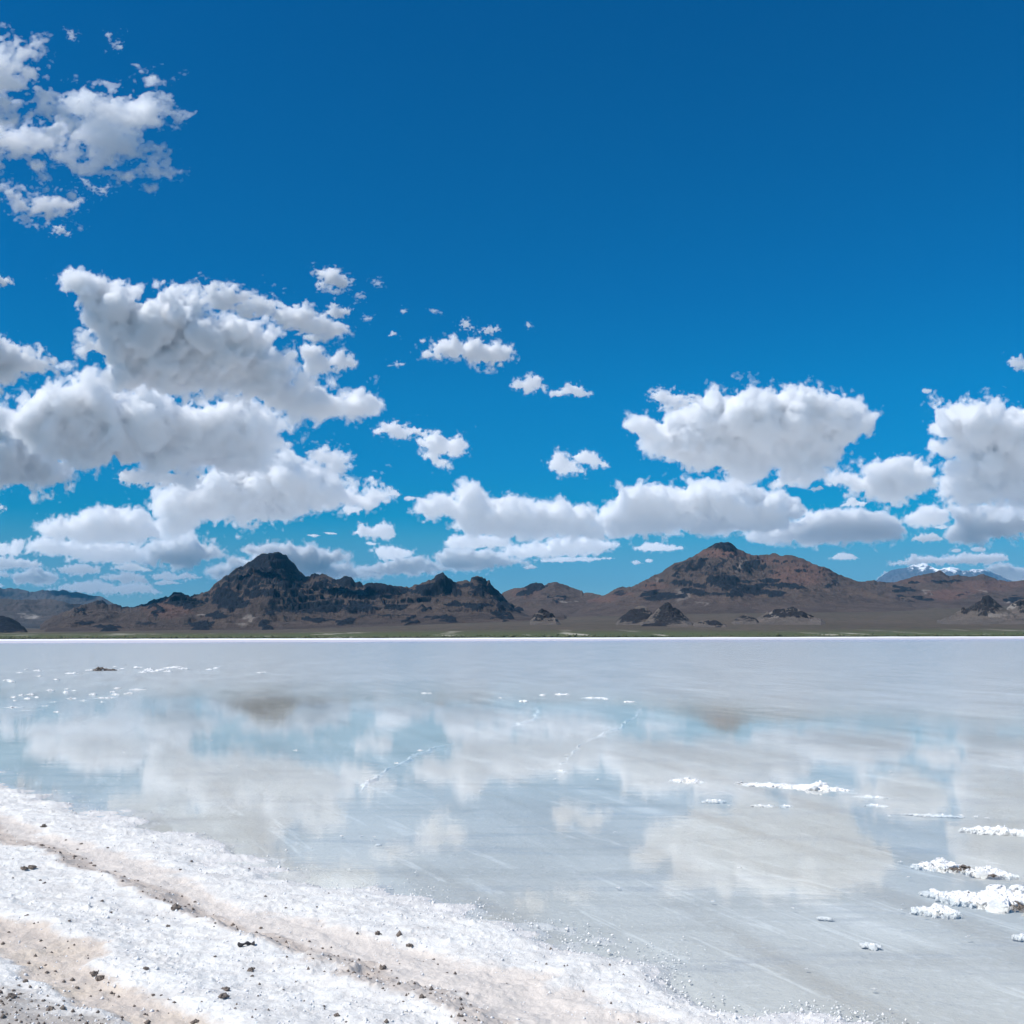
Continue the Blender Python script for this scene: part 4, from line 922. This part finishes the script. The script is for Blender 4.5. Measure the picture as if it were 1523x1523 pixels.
hgt = math_n(t, 'ADD', math_n(t, 'MULTIPLY', w1, .5), math_n(t, 'MULTIPLY', w2, .08))
bp = N(t, 'ShaderNodeBump'); bp.inputs['Distance'].default_value = .012
L(t, math_n(t, 'MULTIPLY_ADD', ruf, .50, .10), bp.inputs['Strength']); L(t, hgt, bp.inputs['Height'])
gl = N(t, 'ShaderNodeBsdfGlossy'); gl.inputs['Color'].default_value = (1, 1, 1, 1)
L(t, r_, gl.inputs['Roughness']); L(t, bp.outputs[0], gl.inputs['Normal'])
tr = N(t, 'ShaderNodeBsdfTransparent'); tr.inputs['Color'].default_value = WAT_T
fr = N(t, 'ShaderNodeFresnel'); fr.inputs['IOR'].default_value = 1.36
f1 = math_n(t, 'MULTIPLY', fr.outputs[0], math_n(t, 'MULTIPLY_ADD', ruf, WAT_FK - .88, .88))
mx = N(t, 'ShaderNodeMixShader'); L(t, f1, mx.inputs[0]); L(t, tr.outputs[0], mx.inputs[1]); L(t, gl.outputs[0], mx.inputs[2])
om = N(t, 'ShaderNodeOutputMaterial'); L(t, mx.outputs[0], om.inputs['Surface'])
wo_ = mesh_obj('water', np.stack([X3, Y3, X3 * 0], -1).reshape(-1, 3), grid_faces(*X3.shape), wm)
tag(wo_, 'still shallow salt water mirroring clouds', None, None, 'structure')

# the air
hz = bpy.data.materials.new('haze_air'); hz.use_nodes = True
t = hz.node_tree; t.nodes.clear()
pv = N(t, 'ShaderNodeVolumePrincipled'); pv.inputs['Color'].default_value = HAZE_C; pv.inputs['Density'].default_value = HAZE_D
pv.inputs['Anisotropy'].default_value = 0.0
om = N(t, 'ShaderNodeOutputMaterial'); L(t, pv.outputs[0], om.inputs['Volume'])
bx = np.array([(x, y, z) for x in (-46000, 46000) for y in (-20000, 57000) for z in (-60, 3200)], float)
bf = np.array([(0, 1, 3, 2), (4, 6, 7, 5), (0, 4, 5, 1), (2, 3, 7, 6), (0, 2, 6, 4), (1, 5, 7, 3)])
ho = mesh_obj('haze', bx, bf, hz, smooth=False)
tag(ho, 'thin blue haze of the far air', None, None, 'stuff')
# ------------------------------------------------------------------ salt lumps, clods, shrubs
lump_m = bpy.data.materials.new('salt_lump'); lump_m.use_nodes = True
t = lump_m.node_tree; p = t.nodes['Principled BSDF']; p.inputs['Roughness'].default_value = .75; p.inputs['Specular IOR Level'].default_value = .3
tc = N(t, 'ShaderNodeTexCoord')
a = nz(t, tc, 12, 5, .6); b = nz(t, tc, 70, 4, .6)
L(t, mix_c(t, ramp(t, a, [(.35, 0), (.6, 1)]), (.72, .71, .69), (.85, .845, .84)), p.inputs['Base Color'])
bm_ = N(t, 'ShaderNodeBump'); bm_.inputs['Strength'].default_value = .8; bm_.inputs['Distance'].default_value = .01
L(t, b, bm_.inputs['Height']); L(t, bm_.outputs[0], p.inputs['Normal'])
mud_m = bpy.data.materials.new('dark_mud'); mud_m.use_nodes = True
t = mud_m.node_tree; p = t.nodes['Principled BSDF']; p.inputs['Roughness'].default_value = .7
tc = N(t, 'ShaderNodeTexCoord')
L(t, mix_c(t, nz(t, tc, 25, 5, .6), (.05, .04, .035), (.22, .18, .15)), p.inputs['Base Color'])

def blob_mesh(W, Dp, H, seed, n=34, vox=None, ridge=None, rough=.35, under=.05):
    """a heap of crusted knobs: width, depth, height in metres"""
    g = np.random.default_rng(seed)
    vox = vox or max(W / 110, H / 20, .0035)
    nx, ny, nz_ = [int(math.ceil(v)) for v in ((W * 1.3) / vox, (Dp * 1.5) / vox, (H * 1.5 + under) / vox)]
    nx, ny, nz_ = max(nx, 8), max(ny, 6), max(nz_, 6)
    x = (np.arange(nx) - nx / 2) * vox; y = (np.arange(ny) - ny / 2) * vox; z = np.arange(nz_) * vox - under
    X, Y, Z = np.meshgrid(x, y, z, indexing='ij')
    f = np.full(X.shape, -1.0)
    pts = ridge if ridge is not None else None
    for k in range(n):
        u = g.uniform(-1, 1)
        if pts is not None:
            q = np.interp((u + 1) / 2, np.linspace(0, 1, len(pts)), [a_[0] for a_ in pts]); hh = np.interp((u + 1) / 2, np.linspace(0, 1, len(pts)), [a_[1] for a_ in pts])
        else:
            q, hh = u, (1 - u * u) * .8 + .2
        cx = q * W * .46; cyy = g.normal(0, .22) * Dp * (.5 + hh); 
        r = max(H, Dp * .5) * g.uniform(.16, .5) * (.45 + .6 * hh)
        cz = H * hh * g.uniform(.0, .75) - .25 * r
        dd = np.sqrt(((X - cx) / 1.25) ** 2 + (Y - cyy) ** 2 + ((Z - cz) / .8) ** 2)
        f = np.maximum(f, 1 - dd / r)
    ee = np.sqrt((X / (W * .5)) ** 2 + (Y / (Dp * .42)) ** 2 + (Z / max(H * .34, .006)) ** 2)
    f = np.maximum(f, (1 - ee) * .8 + .15)
    f = f + rough * (fft_noise(f.shape, max(8, H / vox * 1.2), 2.05, seed + 7, hi=.8) * .55 - .02)
    f = np.where(f > -1, f, -1)
    for ax in range(3):
        sl = [slice(None)] * 3
        for e in (0, -1): sl[ax] = e; f[tuple(sl)] = -1
    V, Q = surface_nets(f)
    # keep only the largest piece
    par = np.arange(len(V))
    def lab(par, Q):
        for _ in range(60):
            m_ = par[Q].min(1)
            new = par.copy()
            for k in range(4): np.minimum.at(new, Q[:, k], m_)
            new = new[new]
            if (new == par).all(): break
            par = new
        return par
    par = lab(par, Q)
    u_, c_ = np.unique(par, return_counts=True); big = u_[c_.argmax()]
    kq = Q[(par[Q] == big).all(1)]
    us = np.unique(kq); rm = np.full(len(V), -1); rm[us] = np.arange(len(us))
    V = V[us]; Q = rm[kq]
    return np.stack([x[0] + V[:, 0] * vox, y[0] + V[:, 1] * vox, z[0] + V[:, 2] * vox], -1), Q

def place_lump(px, py, w, h, label, seed, grp='salt lumps standing in the shallow water', rot=0.0, ridge=None, mud=None, n=26, name='salt_lump', dpk=.5):
    g = ground_at(np.array(float(px)), np.array(float(py)))
    dist = np.linalg.norm(g - CAM)
    W = w * dist / F0; H = max(h * dist / F0 * .38, .010); Dp = max(min(W * dpk, H * 3.5), H * 1.0)
    V, Q = blob_mesh(W, Dp, H, seed, n=n, ridge=ridge)
    dz_ = np.clip(.004 - V[:, 2], 0, None)     # its foot spreads out on the bed
    V[:, :2] *= (1 + .9 * np.minimum(dz_ / .03, 1) * min(.35, .03 / max(Dp, .02)))[:, None]
    V[:, 2] -= dz_ * 1.2
    o = mesh_obj(name, V, Q, lump_m)
    o.location = (g[0], g[1], -.015); o.rotation_euler = (0, 0, rot - math.atan2(g[0], g[1]))
    tag(o, label, 'salt lump', grp)
    for k, (mx_, my_, mw, mh) in enumerate(mud or []):
        V2, Q2 = blob_mesh(mw * dist / F0, mh * dist / F0 * 1.2, mh * dist / F0 * .75, seed + 50 + k, n=8, rough=.5)
        c = mesh_obj('mud_clod', V2, Q2, mud_m, parent=o)
        c.location = (mx_ * dist / F0, my_ * dist / F0, .0)
    return o
LUMPS = [
 (1180,1170,132,24,"long white salt ridge, longest in the water, thick at its right end", dict(rot=-.28, n=60, ridge=[(-1,.25),(-.3,.25),(.1,.4),(.35,.9),(.7,1),(1,.5)], dpk=.2)),
 (1022,1161,40,14,"white salt heap left of the longest salt ridge", dict(rot=-.25, n=26)),
 (1062,1190,27,8,"small flat salt heap below left of the longest salt ridge", dict(n=14)),
 (1135,1197,28,7,"flat salt streak just below the longest salt ridge", dict(n=14)),
 (1170,1198,14,10,"small knob of salt at the right end of the flat streak", dict(n=8)),
 (1294,1184,36,7,"flat salt heap right of the longest ridge, upper of two", dict(n=18)),
 (1304,1197,26,7,"small flat salt heap right of the longest ridge, lower of two", dict(n=14)),
 (1392,1211,60,6,"low salt streak, left of the long flat bar at the right edge", dict(n=26)),
 (1490,1235,80,17,"long flat salt bar reaching the right edge above the lump clusters", dict(n=46, dpk=.3)),
 (1402,1288,62,24,"white salt lump with dark mud at its right end, left of the upper pair", dict(n=34, mud=[(26,-6,15,11),(14,-12,18,8),(36,-14,24,6)])),
 (1473,1298,54,22,"white salt lump with a dark muddy foot, right one of the upper pair", dict(n=30, mud=[(-16,-12,16,8),(-2,-16,30,6),(-24,6,9,7)])),
 (1398,1328,42,14,"low split salt lump between the upper pair and the round lump", dict(n=18, rot=-.3)),
 (1393,1353,50,24,"round white salt lump with a pointed left tail, lowest of the right-hand lumps", dict(n=26, ridge=[(-1,.15),(-.4,.35),(0,.9),(.4,1),(1,.4)], mud=[(12,4,9,8)])),
 (1486,1338,118,42,"biggest white salt lump, with dark mud in its cracks, at the right edge", dict(n=70, ridge=[(-1,.2),(-.5,.4),(-.1,.6),(.2,1),(.7,1),(1,.8)], mud=[(2,-20,10,11),(38,-20,26,12),(-38,10,12,9),(20,-26,16,12)])),
 (1518,1390,18,12,"small salt lump cut by the right edge below the biggest one", dict(n=8)),
 (1294,1402,24,9,"small salt lump alone in the water near the lower right", dict(n=12)),
 (1227,1362,18,4,"tiny flat salt flake left of the round lump", dict(n=8)),
 (886,1038,36,6,"white salt bar far out in the middle of the water", dict(n=24, rot=-.1)),
 (152,997,34,11,"muddy salt islet with a pointed top, far out near the left edge", dict(n=20, ridge=[(-1,.25),(-.1,.3),(.05,1),(.2,.4),(1,.3)], mud=[(-2,-4,16,9),(12,-8,12,5)])),
 (205,1026,18,8,"white salt lump at the right end of the far left broken row", dict(n=14)),
 (157,1038,26,6,"white salt lump in the middle of the far left broken row", dict(n=16)),
 (125,1042,13,4,"small salt lump left of the row's middle lump, far left", dict(n=8)),
 (107,1039,13,5,"salt lump a little higher than its neighbours in the far left row", dict(n=10)),
 (79,1044,10,5,"small round salt lump in the far left row", dict(n=8)),
 (67,1050,11,4,"small salt lump next left of the round one in the far left row", dict(n=8)),
 (42,1056,28,3,"thin salt streak at the left end of the far left row", dict(n=14)),
 (20,1052,22,5,"flat salt lump nearest the left edge in the far left row", dict(n=14)),
 (152,1044,9,4,"tiny salt knob just below the row's middle lump, far left", dict(n=6)),
 (559,1152,9,7,"white salt knob at the lower end of a thin ridge line, mid water", dict(n=8)),
 (835,1146,14,8,"salt knob at the bend of the middle ridge line, mid water", dict(n=10)),
 (843,1122,7,4,"tiny salt knob above the bend of the middle ridge line", dict(n=6)),
 (615,1121,5,4,"tiny salt knob high on the left ridge line", dict(n=5)),
 (563,1254,8,6,"lone white salt knob left of centre, nearest the near shore", dict(n=6)),
]
for k, (x, y, w, h, lb, op) in enumerate(LUMPS):
    place_lump(x, y, w, h, lb, 500 + k, **op)
# many more of the same kind, too alike to tell apart
proto = []
for k in range(5):
    V, Q = blob_mesh(.16, .09, .045, 900 + k, n=9, vox=.006)
    dz_ = np.clip(.004 - V[:, 2], 0, None)
    V[:, :2] *= (1 + .3 * np.minimum(dz_ / .03, 1))[:, None]
    proto.append((V, Q))
_pm = {}
def small_lump(px, py, w, label, grp, k):
    g = ground_at(np.array(float(px)), np.array(float(py)))
    dist = np.linalg.norm(g - CAM); s = (w * dist / F0) / .16
    i = k % 5
    if i not in _pm:
        o = mesh_obj('salt_lump', *proto[i], lump_m); _pm[i] = o
    else:
        o = _pm[i].copy(); COL.objects.link(o)
    o.location = (g[0], g[1], -.004); o.scale = (s, s, s * 1.1); o.rotation_euler = (0, 0, rng.uniform(-.5, .5))
    tag(o, label, 'salt lump', grp)
    return o
FARBITS = [(11,1012),(17,1014),(29,1001),(39,996),(56,998),(58,1006),(84,1011),(102,1002),(110,1002),(75,1027),(99,1025),(98,1030),(110,1027),(32,1034),(46,1033),(20,1037),(22,1042),(41,1039),(55,1037),(138,1033),(168,1029),(175,1024),(172,1033),(187,1032),(193,1031),(84,1059),(171,992),(182,995),(213,1000),(222,996),(220,998),(235,998),(240,996),(227,999),(250,999),(256,993),(262,993),(267,992),(271,995),(276,995),(209,993),(203,993),(250,994),(311,996),(385,1001),(393,1000),(322,994),(631,1031),(639,1031),(744,1038),(779,1043),(807,1034),(832,1033),(842,1033),(901,1040),(934,1044),(941,1044)]
for k, (x, y) in enumerate(FARBITS):
    lf = x < 400
    small_lump(x, y, rng.uniform(5.0, 11), 'tiny white salt bit scattered far out at the left of the water' if lf else 'tiny white salt bit scattered far out in the middle of the water', 'salt bits far out at left' if lf else 'salt bits far out in the middle', k)
MIDBITS = [(500,1272),(508,1243),(354,1139),(425,1140),(440,1116),(185,1119),(315,1101),(220,1116),(548,1160),(570,1148),(590,1135),(625,1116),(632,1161),(826,1158),(889,1159),(915,1237),(714,1176),(538,1243),(553,1250),(557,1244),(1047,1193),(1085,1198),(1270,1173),(1277,1178),(1245,1171),(1339,1281),(1351,1304),(1343,1344),(1325,1148),(1322,1213),(1470,1366),(1440,1392),(1180,1350),(1100,1290),(1060,1340),(920,1320),(840,1340),(870,1386),(905,1384),(1010,1445),(1062,1456),(1158,1473),(1300,1470),(1030,1500),(1200,1440),(1468,1216),(1452,1214),(1430,1212),(700,1345),(722,1358),(640,1332),(580,1318),(545,1315),(520,1292),(455,1300),(1340,1352),(1375,1360)]
for k, (x, y) in enumerate(MIDBITS):
    small_lump(x, y, rng.uniform(2.6, 6.5), 'tiny white salt knob dotted about the nearer shallow water', 'salt knobs dotted about the nearer water', k)

# low ridges of salt just breaking the surface
def ridge_line(pts, label, w=.03, seed=0):
    G = np.array([ground_at(np.array(float(x)), np.array(float(y)), 0.0) for x, y in pts])
    sd_ = np.concatenate([[0], np.cumsum(np.linalg.norm(np.diff(G, axis=0), axis=1))])
    n = int(sd_[-1] / .04) + 2
    u = np.linspace(0, sd_[-1], n)
    X = np.interp(u, sd_, G[:, 0]) + .05 * noise2(u, u * 0 + seed, .7, seed); Y = np.interp(u, sd_, G[:, 1]) + .05 * noise2(u, u * 0 + 9 + seed, .9, seed)
    tx, ty = np.gradient(X), np.gradient(Y); l = np.hypot(tx, ty); nx, ny = -ty / l, tx / l
    ww = 0.6 * w * (.6 + .5 * np.abs(noise2(u, u * 0 + 3, .5, seed)))
    hh = -.012 + .009 * noise2(u, u * 0 + 4, .45, seed + 1)
    end = np.sin(np.linspace(0, math.pi, n)) ** .4
    ww = ww * (.25 + .75 * end); hh = -.04 + (hh + .04) * end
    prof = [(-4.0, -.05), (-.9, None), (0, 1), (.9, None), (4.0, -.05)]
    rows = []
    for a_, z_ in prof:
        zz = np.full(n, -.06) if z_ == -.05 else (hh - .010 if z_ is None else hh)
        rows.append(np.stack([X + nx * a_ * ww, Y + ny * a_ * ww, zz], -1))
    V = np.stack(rows, 0)
    o = mesh_obj('salt_ridge', V.reshape(-1, 3), grid_faces(5, n), lump_m)
    tag(o, label, 'salt ridge', 'thin salt ridges just under the water')
ridge_line([(505,1195),(540,1168),(560,1153),(600,1130),(640,1112),(680,1101)], 'thin salt ridge slanting up right in the left middle of the water', .03, 1)
ridge_line([(838,1180),(832,1160),(840,1135),(848,1120),(880,1098),(930,1075),(948,1062),(951,1052),(944,1044)], 'thin salt ridge curving up to a hook in the middle of the water', .03, 2)
ridge_line([(800,1048),(802,1058),(790,1070),(755,1082)], 'faint hooked salt ridge far out left of the long hooked one', .05, 3)
# dirt clods on the shore
clod_m = bpy.data.materials.new('dirt_clod'); clod_m.use_nodes = True
t = clod_m.node_tree; p = t.nodes['Principled BSDF']; p.inputs['Roughness'].default_value = .9
tc = N(t, 'ShaderNodeTexCoord')
L(t, mix_c(t, nz(t, tc, 1.2, 5, .6), (.085, .07, .06), (.24, .195, .16)), p.inputs['Base Color'])
cl_p = [blob_mesh(1.0, .8, .55, 700 + k, n=7, vox=.075, rough=.5, under=.15) for k in range(6)]
_cp = {}
def clod(px, py, w, label, grp, k, name='dirt_clod', cat='dirt clod'):
    z = .15
    for _ in range(4):
        g = ground_at(np.array(float(px)), np.array(float(py)), z)
        z = float(shore_height(np.array([g[0]]), np.array([g[1]]), True)[0][0])
    dist = np.linalg.norm(g - CAM); s = w * dist / F0
    i = k % 6
    if i not in _cp:
        o = mesh_obj(name, *cl_p[i], clod_m); _cp[i] = o
    else:
        o = _cp[i].copy(); o.name = name; COL.objects.link(o)
    o.location = (g[0], g[1], z + .1 * s); o.scale = (s, s, s); o.rotation_euler = (0, 0, rng.uniform(0, 6.28))
    tag(o, label, cat, grp)
    return o
BIG = [(262,1353,13,"dark crumbled dirt heap in the brown rut, largest there"),(16,1484,13,"dark brown clod in the bottom left corner, largest there"),(75,1503,11,"dark clod on the gravelly ground right of the corner clod"),(140,1450,9,"dark clod at the lower edge of the tan rut, left one of a pair"),(149,1457,10,"brown clod at the lower edge of the tan rut, right one of a pair"),(218,1443,8,"clod at the upper edge of the tan rut"),(290,1518,9,"dark clod at the bottom edge below the tan rut"),(335,1473,11,"dark flat clod on the white salt, upper one of two in line"),(332,1483,12,"brown flat clod on the white salt, lower one of two in line"),(373,1444,9,"reddish clod on the white salt below the dark stick"),(562,1391,8,"brown clod on the beige band, left one of two"),(610,1406,9,"brown clod on the beige band, right one of two"),(612,1460,12,"brown crumbled clod in the rut near the bottom middle"),(570,1441,10,"brown crumbled clod left of the bottom middle one"),(47,1291,9,"grey clod on the upper white band, right one of a close pair"),(36,1291,8,"grey clod on the upper white band, left one of a close pair"),(65,1230,7,"single dark clod between the waterline and the brown rut"),(500,1511,8,"reddish clod at the bottom edge left of the middle")]
for k, (x, y, w, lb) in enumerate(BIG):
    clod(x, y, w, lb, 'dirt clods on the salt shore', k)
SMALL = [(121,1255,6),(160,1262,5),(285,1282,6),(268,1295,5),(280,1345,7),(60,1310,5),(66,1314,7),(152,1340,7),(165,1358,6),(103,1370,5),(218,1367,6),(41,1361,5),(250,1378,8),(13,1387,6),(38,1461,9),(115,1470,7),(240,1480,6),(375,1452,6),(645,1427,6),(515,1520,5),(482,1497,6),(115,1264,4),(370,1293,6),(395,1332,6),(425,1352,5),(320,1425,6),(120,1511,7),(28,1467,6),(82,1445,6),(70,1447,7),(665,1447,5),(98,1250,5),(50,1256,6),(62,1258,7),(80,1262,5),(110,1274,6),(135,1285,6),(140,1288,7),(185,1302,5),(182,1311,5),(232,1336,5),(290,1342,6),(320,1372,5),(345,1377,5),(388,1380,6),(460,1400,5),(480,1412,6),(545,1438,6),(590,1455,6),(640,1478,6),(700,1495,5),(228,1480,6),(135,1482,5),(47,1490,5),(20,1475,6),(65,1488,7),(95,1490,5),(170,1474,4),(350,1500,5),(300,1490,4),(440,1460,4),(600,1490,5)]
for k, (x, y, w) in enumerate(SMALL):
    clod(x, y, w * .65, 'small brown dirt clod lying about on the white salt shore', 'small dirt clods on the salt shore', k + 1)
# a bit of dark driftwood
z = .3
for _ in range(4):
    g = ground_at(np.array(366.0), np.array(1407.0), z); z = float(shore_height(np.array([g[0]]), np.array([g[1]]))[0][0])
n = 14; u = np.linspace(-1, 1, n); a_ = np.linspace(0, 2 * math.pi, 9)[:-1]
rad = .009 * (1 + .35 * np.sin(u * 7) + .5 * (np.abs(u) > .75)); cx = u * .048; cyy = .006 * np.sin(u * 4); cz = .008 + .004 * np.cos(u * 5)
V = np.stack([cx[:, None] + 0 * a_, cyy[:, None] + rad[:, None] * np.cos(a_), cz[:, None] + rad[:, None] * np.sin(a_)], -1).reshape(-1, 3)
Fq = np.array([(i * 8 + j, i * 8 + (j + 1) % 8, (i + 1) * 8 + (j + 1) % 8, (i + 1) * 8 + j) for i in range(n - 1) for j in range(8)])
V = np.concatenate([V, [[cx[0] - .004, 0, cz[0]], [cx[-1] + .004, 0, cz[-1]]]])
Ft = np.array([(n * 8, (j + 1) % 8, j) for j in range(8)] + [(n * 8 + 1, (n - 1) * 8 + j, (n - 1) * 8 + (j + 1) % 8) for j in range(8)])
st_m = bpy.data.materials.new('weathered_wood'); st_m.use_nodes = True
t = st_m.node_tree; p = t.nodes['Principled BSDF']; p.inputs['Roughness'].default_value = .85
tc = N(t, 'ShaderNodeTexCoord'); L(t, mix_c(t, nz(t, tc, 60, 5, .6, (.2, 1, 1)), (.02, .02, .024), (.06, .055, .055)), p.inputs['Base Color'])
o = mesh_obj('stick', V, [Fq, Ft], st_m); o.location = (g[0], g[1], z + .004); o.rotation_euler = (0, 0, R(18)); o.scale = (1.1, 1.1, 1.1)
tag(o, 'short dark stick lying on the white salt', 'stick')

# crumbs nobody could count
def scatter(name, label, P, sz, mat, seed, verts=None):
    g = np.random.default_rng(seed)
    base = np.array([(1, 0, 0), (-1, 0, 0), (0, 1, 0), (0, -1, 0), (0, 0, 1), (0, 0, -.6)], float)
    tri = np.array([(4, 0, 2), (4, 2, 1), (4, 1, 3), (4, 3, 0), (5, 2, 0), (5, 1, 2), (5, 3, 1), (5, 0, 3)])
    n = len(P)
    ang = g.uniform(0, 6.28, n); ca, sa = np.cos(ang), np.sin(ang)
    B = base[None] * g.uniform(.55, 1.25, (n, 6, 1)) * sz[:, None, None]
    if verts is not None: B = B * np.array(verts)
    X = B[..., 0] * ca[:, None] - B[..., 1] * sa[:, None]; Y = B[..., 0] * sa[:, None] + B[..., 1] * ca[:, None]
    V = np.stack([X, Y, B[..., 2]], -1) + P[:, None, :]
    Fc = (tri[None] + 6 * np.arange(n)[:, None, None]).reshape(-1, 3)
    o = mesh_obj(name, V.reshape(-1, 3), Fc, mat, smooth=False)
    tag(o, label, None, None, 'stuff')
    return o
g = np.random.default_rng(5)
n = 90000
yy = 1 / g.uniform(1 / 26.0, 1 / 4.6, n); xx = g.uniform(-.72, .62, n) * yy
hh, dd, b_, e_, t_, k_ = shore_height(xx, yy)
# white crystals frothing along the waterline and on the crust
pr = np.exp(-((dd + .05) / .28) ** 2) * .9 + .22 * (dd > 0) * (1 - .7 * np.maximum(e_, t_))
m_ = g.uniform(0, 1, n) < pr
P = np.stack([xx, yy, np.maximum(hh, -.004)], -1)[m_]
scatter('salt_crumbs', 'white salt crumbs crusting the shore and waterline', P, g.gamma(2.2, .0022, len(P)) + .0025, lump_m, 6)
pr = .008 * (dd > .2) + .20 * b_ + .05 * t_ + .25 * k_ * (dd > .3)
m_ = (g.uniform(0, 1, n) < pr * .6) & (dd > .1)
P = np.stack([xx, yy, hh + .002], -1)[m_]
scatter('gravel', 'brown gravel crumbs in the ruts of the salt shore', P, g.gamma(2.0, .0032, len(P)) + .003, clod_m, 8)
# desert scrub along the far shore
n = 9000
sl = g.uniform(-.62, .62, n); rt = sstep(-.28, .30, sl)
yy = 1000 + (200 + 1500 * rt) * g.uniform(0, 1, n) ** 1.3; xx = sl * yy
nzv = fbm2(xx, yy, 180, 3, .6, 2)
m_ = nzv > -.5
xx, yy = xx[m_], yy[m_]
sz = g.gamma(3, .28, len(xx)) + .3
P = np.stack([xx, yy, plain_h(xx, yy) + .2 * sz], -1)
sm = bpy.data.materials.new('scrub_leaves'); sm.use_nodes = True
t = sm.node_tree; p = t.nodes['Principled BSDF']; p.inputs['Roughness'].default_value = .9
ge = N(t, 'ShaderNodeNewGeometry')
L(t, mix_c(t, ge.outputs['Random Per Island'], (.045, .065, .028), (.11, .115, .06)), p.inputs['Base Color'])
scatter('scrub', 'low green desert scrub along the far shore', P, sz, sm, 11, (1.3, 1.3, .8))
